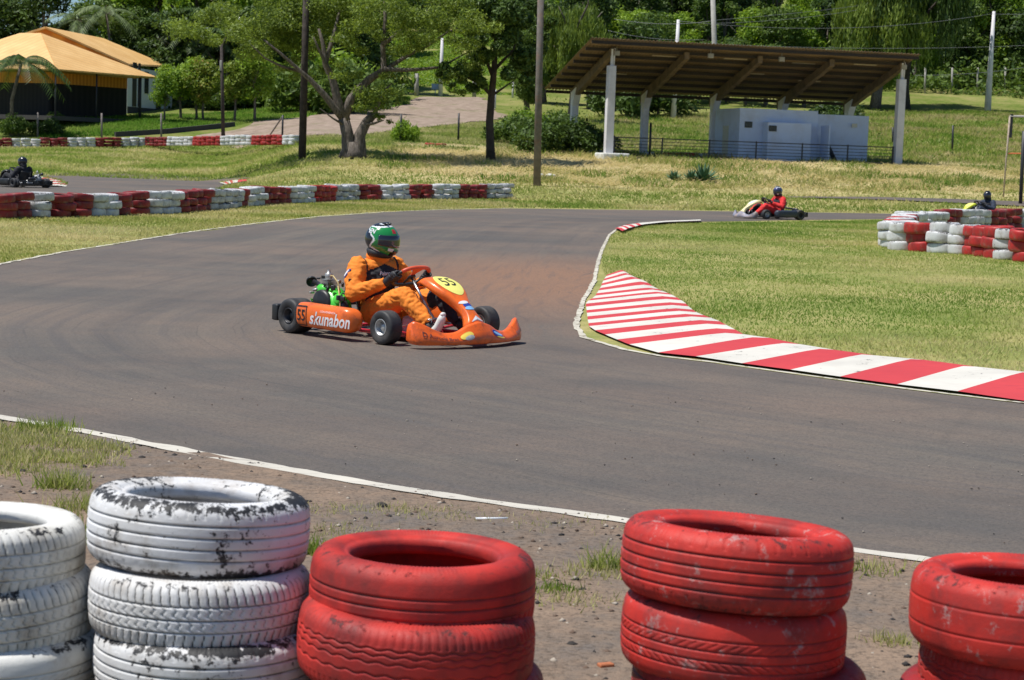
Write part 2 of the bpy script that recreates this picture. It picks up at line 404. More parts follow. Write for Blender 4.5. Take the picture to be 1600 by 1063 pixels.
# paint
def paint(name,c,thr,under=(.11,.095,.085),stain=None,tone2=None):
    t=NT(name); oc=t.co(); w=t.noise(oc,9,8,.75); w2=t.noise(t.map(oc,loc=(3,1,0)),1.3,5,.6)
    col=t.mix(t.ramp(w2,[(.35,0),(.7,1)]),c,tone2 or tuple(x*.8 for x in c))
    col=t.mix(t.ramp(t.noise(t.map(oc,(2,9,1)),2.5,5,.6),[(.55,0),(.75,.5)]),col,stain or under)
    k=t.ramp(t.math('ADD',t.math('MULTIPLY',w,.75),t.math('MULTIPLY',w2,.25)),[(thr,0),(thr+.03,1)])
    return t.fin(t.mix(k,col,under),.75,.25)
WP=paint('line_white',(.62,.58,.50),.58); WPK=paint('kerb_white',(.70,.67,.60),.60,stain=(.5,.45,.38)); RPK=paint('kerb_red',(.58,.060,.066),.61,under=(.33,.10,.08),stain=(.30,.035,.06),tone2=(.50,.05,.06))
WF=paint('edge_white',(.62,.58,.48),.53,under=(.2,.17,.11))
strip('near_white_line',[( x-.0,y-.045) for x,y in near_w],.105,.0125,WP,.05,.35)
strip('far_white_line',W(FAR[:10]),.07,.014,WF,.15,.9)
strip('inner_white_line',[ (x,y) for x,y in W(INNER[5:])],.058,.0125,WF,.06,.45)
strip('bend_edge_line',W([(1095,346.5),(1000,350.5),(968,357)]),.12,.014,WF,.2,.5)
def kerb(name,pairs,cols,h=.045,sub=6,dz0=.010):
    mb=MB()
    for k in range(len(pairs)-1):
        (l0,r0),(l1,r1)=pairs[k],pairs[k+1]
        def fn(u,v):
            l=Vector(l0).lerp(Vector(l1),u);r=Vector(r0).lerp(Vector(r1),u); q=l.lerp(r,v); j=.008*(float(vnoise(q.x,q.y,.12,3))-.5)
            return (q.x+j,q.y+j,h1(q.x,q.y)+dz0+h*min(1,v*1.3)*(1-max(0,(v-.9)*6)*.6))
        mb.grid(fn,3,sub,cols[k])
    o=mb.build(name,[WPK,RPK]); return tag(o,kind='structure')
pl=W(KL);pr=W(KR); prs=[(a,b) for a,b in zip(pl,pr)]; cols=[i%2 for i in range(len(prs)-1)]
wl=W(WL);wr=W(WR)
def lp(a,b,t): return (a[0]+(b[0]-a[0])*t,a[1]+(b[1]-a[1])*t)
for i in range(len(wl)):
    pL=wl[i-1] if i else pl[-1]; pR=wr[i-1] if i else pr[-1]
    f=.27 if i else .35
    prs.append((lp(wl[i],pL,f),lp(wr[i],pR,f))); cols.append(1)
    if i<len(wl)-1: prs.append((lp(wl[i],wl[i+1],.27),lp(wr[i],wr[i+1],.27))); cols.append(0)
kerb('apex_kerb',prs,cols,.055,6,.022)
def kerb2(name,outer,inner,n,cl=None):
    A=dens(W(outer),.2,False);B=dens(W(inner),.2,False); pr=[]
    for k in range(n+1):
        t=k/n; pr.append((A[int(t*(len(A)-1))],B[int(t*(len(B)-1))]))
    kerb(name,pr,cl or [i%2 for i in range(n)],.06,2,.03)
kerb2('far_bend_kerb',[(1095,345.8),(1040,347.5),(1000,350),(975,354),(961,359)],[(1095,348.5),(1040,351),(1005,355),(983,361),(972,366)],16,[0,0,0,0,0,0,0,0,0,1,0,1,0,1,0,1])
kerb2('loop_kerb',[(61,276.5),(80,279),(95,284),(105,290),(103,293)],[(61,281),(68,284),(73,288),(76,291),(76,293)],9)
kerb2('loop_exit_kerb',[(343,287),(360,282.5),(384,281.5)],[(352,291),(366,288),(386,285)],6)

# ================================================================== GRASS BLADES
def blades(name,poly,n,h,w,ramp_stops,seed=0,excl=(),lean=1.0,falloff=True,patch=.60,label=None,dens_fn=None):
    r=np.random.default_rng(seed); px=[p[0] for p in poly];py=[p[1] for p in poly]
    xs=[];ys=[];tot=0
    for _ in range(80):
        x=r.uniform(min(px),max(px),n); y=min(py)+(max(py)-min(py))*(r.random(n)**(1.7 if falloff else 1.0))
        k=inpoly(x,y,poly)
        for e in excl: k&=~inpoly(x,y,e)
        k&= r.random(n) < np.clip(vnoise(x,y,1.3,seed+3)*.9+.45,0,1)
        if dens_fn is not None: k&= r.random(n)<dens_fn(x,y)
        # only what could be seen
        k&= np.abs(x/np.maximum(y,2))<.36
        xs.append(x[k]);ys.append(y[k]);tot+=k.sum()
        if tot>=n: break
    x=np.concatenate(xs)[:n];y=np.concatenate(ys)[:n];m=len(x)
    hh=h*(.5+r.random(m))*(.7+.6*vnoise(x,y,.9,seed)); ww=w*(.6+.8*r.random(m))
    sc=np.clip(y/30,1,2.2); hh*=np.sqrt(sc); ww*=sc
    an=r.uniform(0,6.283,m); la=r.uniform(0,6.283,m); le=lean*(.3+1.2*r.random(m))*hh
    z=H(x,y)
    A=np.stack([x-np.cos(an)*ww,y-np.sin(an)*ww,z-.005],1);B=np.stack([x+np.cos(an)*ww,y+np.sin(an)*ww,z-.005],1)
    C=np.stack([x+np.cos(la)*le,y+np.sin(la)*le,z+hh],1)
    V=np.stack([A,B,C],1).reshape(-1,3);F=np.arange(3*m).reshape(-1,3)
    g=np.clip((1-patch)*r.random(m)+patch*(1.6*vnoise(x,y,2.6,seed+1)-.3)+.25*(vnoise(x,y,.6,seed+2)-.5),0,1)
    t=NT(name+'_mat'); col=t.ramp(t.attr('gv'),ramp_stops); t.fin(col,.7,.15)
    tr=t.n('ShaderNodeBsdfTranslucent'); t.put(tr.inputs['Color'],col); mx=t.n('ShaderNodeMixShader'); mx.inputs[0].default_value=.5
    t.L.new(t.b.outputs[0],mx.inputs[1]);t.L.new(tr.outputs[0],mx.inputs[2]);t.L.new(mx.outputs[0],t.out.inputs['Surface'])
    o=npmesh(name,V,F,t.m,attrs={'gv':('FLOAT',np.repeat(g,3))})
    return tag(o,label,None,None,'stuff')
GR=[(0,(.12,.23,.03)),(.32,(.24,.34,.06)),(.62,(.41,.43,.13)),(1,(.66,.57,.29))]
GR2=[(0,(.17,.25,.04)),(.25,(.31,.35,.08)),(.55,(.49,.45,.17)),(1,(.70,.60,.32))]
INF=W([(2000,640),(1800,616),(1615,594),(1523,584),(1442,573),(1366,566),(1303,557),(1249,548),(1202,538),(1161,532),(1141,520),(1118,508),(1078,490),(1053,470),(1024,457),(1008,446),(990,439),(974,429),(945,430),(940,412),(944,390),(955,368),(975,360),(1005,353),(1095,349),(1384,344.5),(1780,351),(1900,400)])
blades('infield_grass',INF,170000,.028,.0065,GR,1,label='short yellow green grass of the infield inside the kerb')
LST=W([(-300,470),(0,413),(100,394),(200,378),(300,362),(400,349),(500,338),(600,331),(700,327),(800,325),(800,300),(400,318),(0,338),(-300,350)])
blades('verge_grass',LST,70000,.034,.010,GR2,2,label='short dry grass strip between the track and the tyre barrier')
BCK=W([(-200,330),(380,300),(800,325),(950,327),(1100,329),(1380,333),(1720,339),(1720,262),(950,262),(600,262),(380,268),(-200,269)])
L1W=W(L1); RB=W([(1230,309),(1387,310),(1500,313),(1720,321),(1720,330),(1500,319),(1387,314),(1230,310)])
blades('rough_grass',BCK,60000,.06,.014,[(0,(.17,.27,.04)),(.4,(.33,.37,.10)),(.7,(.50,.46,.18)),(1,(.70,.60,.32))],3,excl=(L1W,RB),lean=.9,falloff=False,label='rough cut grass beyond the track')
HAY=W([(590,262),(800,285),(1000,293),(1300,296),(1600,300),(1700,262),(1400,256),(1000,250),(800,232),(620,226)])
blades('cut_hay',HAY,32000,.10,.014,[(0,(.34,.33,.10)),(.35,(.60,.50,.23)),(1,(.84,.72,.44))],4,lean=3.0,falloff=False,label='pale dry cut hay lying on the bank before the shelter')
LBK=W([(-200,262),(-200,230),(200,228),(330,219),(480,216),(620,222),(600,262)])
blades('back_left_grass',LBK,52000,.09,.018,[(0,(.15,.26,.03)),(.4,(.30,.37,.08)),(.75,(.48,.46,.17)),(1,(.68,.60,.32))],6,lean=1.2,falloff=False,label='uneven grass between the far loop and the back tyre row')
SLP=W([(770,250),(1000,246),(1420,256),(1720,262),(1720,178),(1500,174),(1000,180),(780,190)])
blades('slope_grass',SLP,60000,.16,.022,[(0,(.10,.20,.02)),(.35,(.22,.31,.05)),(.7,(.40,.37,.13)),(1,(.55,.45,.24))],8,lean=.9,falloff=False,label='rough weedy grass of the slope behind the shelter')
LWN=W([(60,216),(180,213),(260,207),(370,197),(480,182),(640,164),(640,152),(300,180),(60,190)])
blades('lawn_grass',LWN,40000,.12,.02,[(0,(.08,.20,.02)),(.5,(.18,.32,.04)),(1,(.34,.40,.10))],9,lean=1,falloff=False,label='green lawn between the house and the gravel drive')
MDG=W([(470,229),(620,226),(800,231),(800,188),(700,198),(620,206),(560,215),(440,224)])
blades('bank_grass',MDG,26000,.12,.018,[(0,(.13,.24,.03)),(.5,(.32,.36,.09)),(1,(.60,.53,.26))],10,lean=1.2,falloff=False,label='grass between the gravel drive and the hay bank')
blades('hay_bank_weeds',HAY,10000,.16,.016,[(0,(.10,.22,.02)),(.5,(.26,.34,.07)),(1,(.46,.44,.16))],14,lean=.7,falloff=False,label='green weeds growing through the cut hay',dens_fn=lambda x,y:(vnoise(x,y,2.3,12)<.40)*1.0)
# tufts in the dirt
def tuft(bx,by,n,h,spread,seed,col=(0.2,1),w=.004):
    r=np.random.default_rng(seed); x=bx+r.normal(0,spread,n);y=by+r.normal(0,spread*.7,n);an=r.uniform(0,6.28,n);la=r.uniform(0,6.28,n)
    hh=h*(.35+.9*r.random(n)); le=hh*r.random(n)*.9; z=.004*np.ones(n)
    A=np.stack([x-np.cos(an)*w,y-np.sin(an)*w,z],1);B=np.stack([x+np.cos(an)*w,y+np.sin(an)*w,z],1);C=np.stack([x+np.cos(la)*le,y+np.sin(la)*le,z+hh],1)
    return np.stack([A,B,C],1).reshape(-1,3), np.repeat(np.clip(r.uniform(col[0],col[1],n),0,1),3)
TV=[];TG=[]
for (px,py,n,h,sp,c) in [(950,893,160,.10,.045,(0,.6)),(935,900,200,.05,.10,(.5,1)),(870,925,120,.035,.05,(0,.4)),(900,940,200,.03,.10,(.6,1)),(485,868,160,.09,.04,(0,.5)),(120,850,200,.12,.05,(0,.4)),(135,800,260,.08,.09,(.2,.9)),
    (95,765,260,.10,.06,(.1,.8)),(1180,905,120,.05,.05,(.2,.9)),(1395,1010,120,.05,.05,(.4,1)),(1345,895,160,.05,.1,(.2,.9)),(620,800,160,.03,.10,(.5,1)),(540,835,200,.03,.12,(.6,1)),(700,808,200,.025,.12,(.6,1)),(45,838,200,.06,.15,(.1,.8)),
    (60,675,200,.08,.08,(0,.6)),(90,671,160,.05,.06,(0,.4)),(340,765,120,.03,.08,(.5,1)),(845,905,80,.03,.06,(.2,.7)),(870,820,120,.025,.15,(.6,1)),(1590,960,100,.05,.05,(.2,.7)),(505,800,160,.03,.14,(.5,1))]:
    q=P(px,py); a,g=tuft(q.x,q.y,n,h,sp,px+py,c); TV.append(a);TG.append(g)
q=W([(-200,640),(0,664),(60,672),(110,690),(185,705),(180,722),(110,730),(40,745),(-60,760),(-250,740)])
r=np.random.default_rng(5); gx=r.uniform(min(p[0] for p in q),max(p[0] for p in q),60000);gy=r.uniform(min(p[1] for p in q),max(p[1] for p in q),60000)
k=inpoly(gx,gy,rough(dens(q,.1),.12,.3,3))&(vnoise(gx,gy,.22,4)>.35); gx=gx[k][:26000];gy=gy[k][:26000]
for i in range(0,len(gx),26): 
    a,g=tuft(gx[i],gy[i],16,.042,.07,i,(.35,1),.0055); TV.append(a);TG.append(g)
# weeds in front of the white stacks, at the bottom edge
for i in range(150):
    x=rng.uniform(-1.55,-.55);y=rng.uniform(4.35,4.75); a,g=tuft(x,y,34,rng.uniform(.06,.17),.03,900+i,(0,.75),.003); TV.append(a);TG.append(g)
TVv=np.concatenate(TV);TGg=np.concatenate(TG)
t=NT('tuft_mat'); col=t.ramp(t.attr('gv'),[(0,(.15,.26,.03)),(.45,(.38,.42,.10)),(1,(.66,.57,.32))]); t.fin(col,.7,.15); tr=t.n('ShaderNodeBsdfTranslucent'); t.put(tr.inputs['Color'],col); mx=t.n('ShaderNodeMixShader'); mx.inputs[0].default_value=.5; t.L.new(t.b.outputs[0],mx.inputs[1]);t.L.new(tr.outputs[0],mx.inputs[2]);t.L.new(mx.outputs[0],t.out.inputs['Surface'])
npm=npmesh('grass_tufts',TVv,np.arange(len(TVv)).reshape(-1,3),t.m,attrs={'gv':('FLOAT',TGg)}); tag(npm,'small green and straw coloured tufts growing in the dirt verge',None,None,'stuff')
# pebbles and crumbs of asphalt
def crumbs(name,poly,n,s0,s1,mats,seed,dz=.006,flat=.6,lab=None):
    r=np.random.default_rng(seed); px=[p[0] for p in poly];py=[p[1] for p in poly]
    base=np.array([(1,0,0),(-1,0,0),(0,1,0),(0,-1,0),(0,0,1),(0,0,-1)],float); fb=np.array([(0,2,4),(2,1,4),(1,3,4),(3,0,4),(2,0,5),(1,2,5),(3,1,5),(0,3,5)])
    x=r.uniform(min(px),max(px),n*4);y=r.uniform(min(py),max(py),n*4);k=inpoly(x,y,poly)&(vnoise(x,y,.5,seed)>.4);x=x[k][:n];y=y[k][:n];m=len(x)
    s=s0+(s1-s0)*r.random(m)**4; V=base[None]*(.6+.8*r.random((m,6,1)))*s[:,None,None]; V[:,:,2]*=flat
    an=r.uniform(0,6.28,m);c,q=np.cos(an)[:,None],np.sin(an)[:,None]; X=V[:,:,0]*c-V[:,:,1]*q;Yy=V[:,:,0]*q+V[:,:,1]*c
    V=np.stack([X+x[:,None],Yy+y[:,None],V[:,:,2]+dz+(s*flat*.4)[:,None]],2).reshape(-1,3); F=(fb[None]+np.arange(m)[:,None,None]*6).reshape(-1,3)
    o=npmesh(name,V,F,mats,mi=np.repeat(r.integers(0,len(mats),m),8)); tag(o,lab,None,None,'stuff')
C1=simple('crumb_dark',(.035,.03,.028),.9,.3);C2=simple('crumb_brown',(.13,.085,.06),.9,.3);C3=simple('crumb_pale',(.38,.33,.27),.9,.2)
vp=nv+[(-12,11.6),(-12,3),(8,3),(8,7.5)]
vp2=[(x,y) for x,y in near_w[2:]]+[(-3.5,5),(3,5)]
crumbs('gravel',vp2,6500,.003,.017,[C1,C1,C2,C2,C3],21,lab='dark crumbs and small stones on the dirt verge')
crumbs('track_grit',W([(-100,640),(0,640),(500,735),(980,805),(1600,880),(1700,700),(1100,620),(500,600),(-100,560)]),420,.002,.009,[C1,C2,C3],22,.010,.4,'small pale and dark grit lying on the asphalt')
# ================================================================== TYRES
TPROF_OUT=[(.203,.055),(.199,.066),(.204,.078),(.214,.086),(.217,.0835),(.224,.089),(.240,.0935),(.258,.0945),(.272,.0925),(.285,.088),(.294,.081),(.302,.071)]
def tyre_geo(seg,rows,pattern,squash=0,seed=0,scale=1.0,wid=1.0):
    top=[(r,z) for r,z in TPROF_OUT]
    half=.064; tread=[]
    for i in range(rows+1):
        z=half-2*half*i/rows; r=.310-.0055*(abs(z)/half)**3*1.0; tread.append((r,z))
    bot=[(r,-z) for r,z in reversed(top)]
    inner=[(.205,-.045),(.225,-.062),(.262,-.070),(.286,-.050),(.292,-.02),(.292,.02),(.286,.050),(.262,.070),(.225,.062),(.205,.045)]
    prof=np.array(top+tread+bot+inner); prof[:,1]*=wid; n=len(prof)
    th=np.arange(seg)*2*np.pi/seg
    R=np.repeat(prof[None,:,0],seg,0); Zz=np.repeat(prof[None,:,1],seg,0); T=np.repeat(th[:,None],n,1)
    z=Zz/wid; d=np.zeros_like(R); onT=(R>.2935)&(np.abs(z)<.085)
    def circ(z0,w,dep): return dep*np.clip(1-np.abs(z-z0)/w,0,1)
    arc=T*.31
    def cuts(pitch,off,w,dep,slope=0): 
        q=((arc+off+slope*z)/pitch)%1.0; q=np.minimum(q,1-q)*pitch; return dep*np.clip(1.2-q/w,0,1)
    if pattern=='rib':
        for z0 in(-.045,-.017,.012,.042): d+=circ(z0,.0042,.0065)
        d+=np.where(np.abs(z)>.058,cuts(.045,0,.003,.0028),0)
    elif pattern=='lug':
        for z0 in(-.036,-.002,.034): d+=circ(z0,.004,.0055)
        d=np.maximum(d,np.where(z>.036,cuts(.026,0,.0032,.0065,.2),0)); d=np.maximum(d,np.where(z<-.040,cuts(.026,.01,.0032,.0065,-.2),0))
        d=np.maximum(d,np.where(np.abs(z)<.034,cuts(.030,.012*np.sin(z*180),.0028,.0045,1.2),0))
    elif pattern=='zig':
        for z0,ph in((.042,0),(.028,1.6),(.010,3.1),(-.02,.5)):
            zz=.0026*np.sin(arc/.0085+ph); d=np.maximum(d,.004*np.clip(1.2-np.abs(z-z0-zz)/.0026,0,1))
        d=np.maximum(d,np.where(np.abs(z)>.05,cuts(.022,0,.003,.003),0))
    elif pattern=='shoulder':
        d+=circ(.028,.004,.0055)+circ(.004,.004,.0055)+circ(-.022,.0035,.004)
        d=np.maximum(d,np.where(z<-.026,cuts(.034,.0,.0036,.007,-.9),0))
    elif pattern=='sipe':
        for z0 in(-.043,-.020,.004,.030): d+=circ(z0,.0036,.0055)
        d=np.maximum(d,np.where(np.abs(z+.03)<.012,cuts(.028,0,.0026,.0045,1.8),0)); d=np.maximum(d,np.where(np.abs(z-.016)<.010,cuts(.028,.01,.0024,.0035,-1.8),0))
    elif pattern=='plain':
        d+=circ(.030,.004,.003)+circ(-.030,.004,.003)
    R=R-np.where(onT,d,0)
    # raised sidewall rings
    R2=R; 
    ser=(np.abs(R-.262)<.012)|(np.abs(R-.240)<.006)
    zs=np.sign(Zz)*.0016*np.where(ser,(np.sin(T*150)>0)*1.0,0)*(np.abs(z)>.08); Zz=Zz+zs+np.sign(Zz)*.0022*np.exp(-((R-.250)/.003)**2)*(np.abs(z)>.08)
    # flattening / sag of an old tyre
    wob=1+squash*np.cos(2*T+seed)+.5*squash*np.sin(3*T+2*seed); R2=R2*wob
    zz=Zz+squash*.25*np.sin(T+seed*1.7)*(R/.31)
    X=R2*np.cos(T)*scale;Y=R2*np.sin(T)*scale
    V=np.stack([X,Y,zz*scale],2).reshape(-1,3)
    I=(np.arange(seg)[:,None]*n+np.arange(n)[None,:]); J=np.roll(I,-1,0)
    F=np.stack([I,J,np.roll(J,-1,1),np.roll(I,-1,1)],2).reshape(-1,4)
    wear=np.clip((np.abs(z)-.062)/.02,0,1)*np.clip((R-.24)/.04,0,1)
    return V,F,wear.ravel(),(np.where(onT,d,0)/.006).ravel()
def tyre_mat(name,c,chip,c2=None,rub=(.022,.022,.024),grey=0,thr=.62,dust=(.30,.23,.17),gro=.6,rough_=.5):
    t=NT(name); info=t.rnd(); oc=t.co(); off=t.n('ShaderNodeCombineXYZ'); t.put(off.inputs[0],t.math('MULTIPLY',info,37.0)); t.put(off.inputs[1],t.math('MULTIPLY',info,11.0))
    v=t.map(oc,loc=off.outputs[0]); hi=t.noise(v,34,9,.76); lo=t.noise(v,4.5,5,.6); m=t.noise(v,9,6,.7)
    col=t.mix(t.ramp(lo,[(.38,0),(.64,1)]),c,c2 or tuple(x*.72 for x in c))
    col=t.mix(t.ramp(m,[(.52,0),(.72,.5)]),col,dust)
    if grey: col=t.mix(t.ramp(t.noise(t.map(v,loc=(2,8,1)),14,8,.78),[(.57,0),(.64,grey)]),col,(.42,.38,.36))
    if c[0]>c[1]*4:
        sm=t.noise(t.map(v,loc=(7,3,2)),7,5,.62); col=t.mix(t.math('MULTIPLY',t.ramp(sm,[(.48,0),(.70,1)]),.62),col,(.09,.022,.022))
    else:
        sm=t.noise(t.map(v,(1,1,2.5),loc=(7,3,2)),5,6,.7); col=t.mix(t.math('MULTIPLY',t.ramp(sm,[(.50,0),(.72,1)]),.35),col,(.36,.33,.30))
    w=t.attr('wear'); sc=t.math('ADD',t.math('MULTIPLY',hi,.62),t.math('MULTIPLY',lo,.30)); sc=t.math('ADD',sc,t.math('MULTIPLY',w,.10*chip))
    k=t.ramp(sc,[(thr,0),(thr+(.05 if c[0]>c[1]*4 else .014),1)]); col=t.mix(t.math('MULTIPLY',k,min(1,chip)),col,rub)
    g=t.math('MULTIPLY',t.ramp(t.attr('groove'),[(.35,0),(.8,1)]),t.ramp(m,[(.35,gro),(.7,1)])); col=t.mix(g,col,rub)
    # road dirt splashed low on the side
    dz=t.sep(oc)[2]; dl=t.math('MULTIPLY',t.ramp(t.math('ADD',t.math('MULTIPLY',dz,-4.0),m),[(.62,0),(1.0,1)]),.45); col=t.mix(dl,col,tuple(x*.55 for x in dust))
    t.bump(t.math('ADD',hi,t.math('MULTIPLY',k,-1.2)),.45,.004)
    return t.fin(col,t.ramp(hi,[(.3,rough_-.08),(.7,rough_+.14)]),.4)
TW1=tyre_mat('tyre_white_flaked',(.73,.73,.74),1.0,(.64,.63,.61),thr=.515,gro=.3)
TW3=tyre_mat('tyre_white_treaded',(.72,.72,.73),1.0,(.63,.62,.60),thr=.60,gro=.95)
TW2=tyre_mat('tyre_white_dusty',(.74,.73,.69),1.0,(.60,.57,.50),thr=.57,gro=.15)
TR1=tyre_mat('tyre_red_bright',(.57,.037,.027),.8,(.36,.024,.021),thr=.575,grey=.0,dust=(.24,.045,.04),gro=.6,rough_=.60)
TR2=tyre_mat('tyre_red_chipped',(.59,.035,.024),.85,(.40,.025,.021),thr=.565,grey=.6,dust=(.27,.05,.045),gro=.6,rough_=.60)
TRd=tyre_mat('tyre_red_dark',(.36,.020,.020),.8,(.22,.016,.018),thr=.58,dust=(.25,.06,.05),gro=.5)
def big_tyre(name,pat,mat,px,py,Y,rz,tilt,label,sc=1.0,wid=1.0,squash=.006,seed=1,group='tyres stacked along the near edge'):
    V,F,w,g=tyre_geo(448,58,pat,squash,seed,sc,wid); o=npmesh('painted_tyre',V,F,mat,smooth=True,attrs={'wear':('FLOAT',w),'groove':('FLOAT',g)})
    q=Q(px,py,Y); o.location=q; o.rotation_euler=(Matrix.Rotation(tilt[1],3,'Y')@Matrix.Rotation(tilt[0],3,'X')@Matrix.Rotation(rz,3,'Z')).to_euler(); return tag(o,label,'tyre',group)
# centre pixel of each tyre, its distance, then pattern
big_tyre('t','rib',TW1,311,822,5.36,.4,(-.045,.045),'flaking white tyre with black patches, topmost of the second stack from the left',1.0,1.08,seed=1)
big_tyre('t','lug',TW3,314,932,5.30,2.2,(-.02,.015),'white tyre with deep herringbone tread, middle of the second stack from left',1.0,1.0,seed=2)
big_tyre('t','rib',TW1,323,1022,5.27,4.0,(0,.01),'white tyre with worn tread and black rim line, lowest of the second stack from left',1.01,.95,seed=3)
big_tyre('t','lug',TW2,-40,858,5.34,1.0,(-.03,.0),'dusty white tyre, topmost of the stack cut off by the left edge',1.0,1.0,seed=4)
big_tyre('t','lug',TW2,-28,945,5.32,3.0,(.02,-.045),'dusty white tyre leaning to the left, middle of the leftmost foreground stack',1.0,1.05,seed=5)
big_tyre('t','sipe',TW2,-15,1034,5.30,5.0,(0,-.02),'dirty cream tyre at the bottom of the leftmost foreground stack',1.0,1.0,seed=6)
big_tyre('t','shoulder',TR1,661,918,5.20,.9,(-.005,.012),'bright red tyre with round dark opening, topmost of the left red stack',1.0,1.15,seed=7)
big_tyre('t','zig',TR1,650,999,5.13,2.6,(0,.035),'red tyre with wavy zigzag tread under the open red tyre',1.05,1.03,seed=8)
big_tyre('t','rib',TRd,668,1085,5.15,1.6,(0,.03),'dull red tyre at the bottom of the left red stack',1.02,1.0,seed=9)
big_tyre('t','rib',TR2,1150,876,5.06,3.9,(-.07,.052),'red tyre scraped black and grey, tilted on top of the stack right of centre',1.0,1.05,seed=10)
big_tyre('t','sipe',TR2,1145,986,5.06,.2,(-.03,.03),'red tyre with slanting grooves, middle of the stack right of centre',.975,1.08,seed=11)
big_tyre('t','rib',TRd,1169,1080,5.03,2.0,(.0,.03),'dark worn red tyre at the bottom of the stack right of centre',1.01,1.0,seed=12)
big_tyre('t','plain',TR2,1606,953,5.0,1.2,(-.03,.015),'red tyre with smooth side, topmost of the stack cut off at the right edge',1.0,1.12,seed=13)
big_tyre('t','zig',TR2,1612,1050,5.03,2.2,(0,.0),'red tyre with grooved tread, middle of the rightmost foreground stack',.97,1.0,seed=14)
big_tyre('t','rib',TRd,1590,1120,5.03,2.9,(0,0),'dark red tyre at the bottom of the rightmost foreground stack',1.04,1.0,seed=15)

# far barriers: a few shared meshes
FT=[]
MW=tyre_mat('barrier_white',(.66,.67,.68),1.0,(.52,.52,.52),thr=.58,gro=.1); MWd=tyre_mat('barrier_white_worn',(.58,.59,.60),1.0,(.44,.44,.44),thr=.535,gro=.1)
MR=tyre_mat('barrier_red',(.27,.018,.020),.8,(.17,.013,.016),thr=.62,gro=.3); MRb=tyre_mat('barrier_red_bright',(.46,.024,.022),.8,(.32,.02,.018),thr=.64,gro=.3)
for v in range(6):
    V,F,w,g=tyre_geo(40,9,'rib' if v%2 else 'plain',.03,v*1.3,.97,.95+.06*(v%3)); o=npmesh('painted_tyre',V,F,MW,smooth=True,attrs={'wear':('FLOAT',w),'groove':('FLOAT',g*.3)})
    FT.append(o.data); bpy.data.objects.remove(o)
NT_COUNT=[15]; STUFF=[]
def ftyre(x,y,z,color,label,group,r,as_stuff=False,worn=False,squ=1.0):
    me=r.choice(FT); rz=r.uniform(0,6.28); tx=r.uniform(-.06,.06);ty=r.uniform(-.06,.06)
    if as_stuff: STUFF.append((me,x,y,z,color,rz,tx,ty)); return
    o=bpy.data.objects.new('painted_tyre',me); COL.objects.link(o); o.location=(x,y,z); o.rotation_euler=(tx,ty,rz); o.scale=(1,1,squ)
    o.material_slots[0].link='OBJECT'; o.material_slots[0].material={'W':MWd if worn else MW,'R':MR,'B':MRb}[color]
    tag(o,label,'tyre',group); NT_COUNT[0]+=1
LEV3=['bottom','middle','topmost']; LEV4=['bottom','second','third','topmost']
ORD=['first','second','third','fourth','fifth','sixth','seventh','eighth','ninth','tenth','eleventh','twelfth','thirteenth','fourteenth','fifteenth','sixteenth','seventeenth','eighteenth']
def wall(blocks,baseline,suffix,group,r,levels=3,pitch=.175,sp=.58,jit=.06,stuff_from=None):
    "blocks: (colour, px0, px1); baseline: function px -> ground point"
    cnt={'W':0,'R':0,'B':0}
    for bi,(c,a,b) in enumerate(blocks):
        key='W' if c=='W' else 'R'; cnt[key]+=1; A=baseline(a);B=baseline(b); L=(B-A).length; n=max(1,round(L/sp)); nm='white' if c=='W' else 'red'
        st=[]
        for i in range(n):
            q=A.lerp(B,(i+.5)/n); hs=r.uniform(.90,1.10); nlev=levels
            for l in range(nlev):
                jx=r.uniform(-jit,jit);jy=r.uniform(-jit,jit)
                pos='nearest' if (n>1 and i==0) else ('farthest' if (n>1 and i==n-1) else 'central')
                if n==4 and i in(1,2): pos='near central' if i==1 else 'far central'
                if n==1: pos='single'
                lev=(LEV3 if levels==3 else LEV4)[l]
                o_=ORD[cnt[key]-1] if cnt[key]<=12 else str(cnt[key])+'th'
                lab=f"{lev} {nm} tyre, {pos} stack, {o_} {nm} block from left, {suffix}"
                ftyre(q.x+jx,q.y+jy,q.z+.085+l*pitch*hs+r.uniform(-.006,.006),c,lab,group,r,stuff_from is not None and (NT_COUNT[0]>=stuff_from),worn=(bi%3==1),squ=pitch/.178)
R_=random.Random(3)
# right-hand cluster first (largest), then mid barrier, then back row
pA=P(1400,390);pB=P(1455,394);pC=P(1520,398);pD=P(1640,414)
def polyb(pts):
    def f(px):
        for (x0,p0),(x1,p1) in zip(pts,pts[1:]):
            if px<=x1 or (x1,p1)==pts[-1]: return p0.lerp(p1,(px-x0)/(x1-x0))
        return pts[-1][1]
    return f
fr=polyb([(1384,pA),(1455,pB),(1535,pC),(1640,pD)])
wall([('W',1384,1408),('B',1408,1457),('W',1457,1533),('B',1533,1577),('W',1577,1600),('B',1600,1640)],fr,'front wall by the infield','tyres of the barrier right of the infield',R_,3,.202,.50,.05)
sA=P(1390,372); e2=Q(1408,364,48.0); e2.z=0; f2=Q(1480,367,52.0); f2.z=0; g2=Q(1640,370,59.0); g2.z=0
bk=polyb([(1384,e2),(1480,f2),(1640,g2)])
wall([('W',1384,1460),('R',1460,1488),('W',1488,1531),('R',1531,1579),('W',1579,1620)],bk,'rear wall by the infield','tyres of the barrier right of the infield',R_,3,.19,.60,.05)
side=polyb([(0,pA+Vector((.02,.5,0))),(1,e2+Vector((.05,-.5,0)))])
def sidew():
    a=side(0);b=side(1);n=int((b-a).length/.62)
    for i in range(n):
        q=a.lerp(b,(i+.5)/n)
        for l in range(3): ftyre(q.x+R_.uniform(-.05,.05),q.y,.09+l*.18,'W' if (i//2)%2==0 else 'B',f"{LEV3[l]} tyre, {ORD[i]} stack behind the front corner, side wall of right barrier",'tyres of the barrier right of the infield',R_)
sidew()
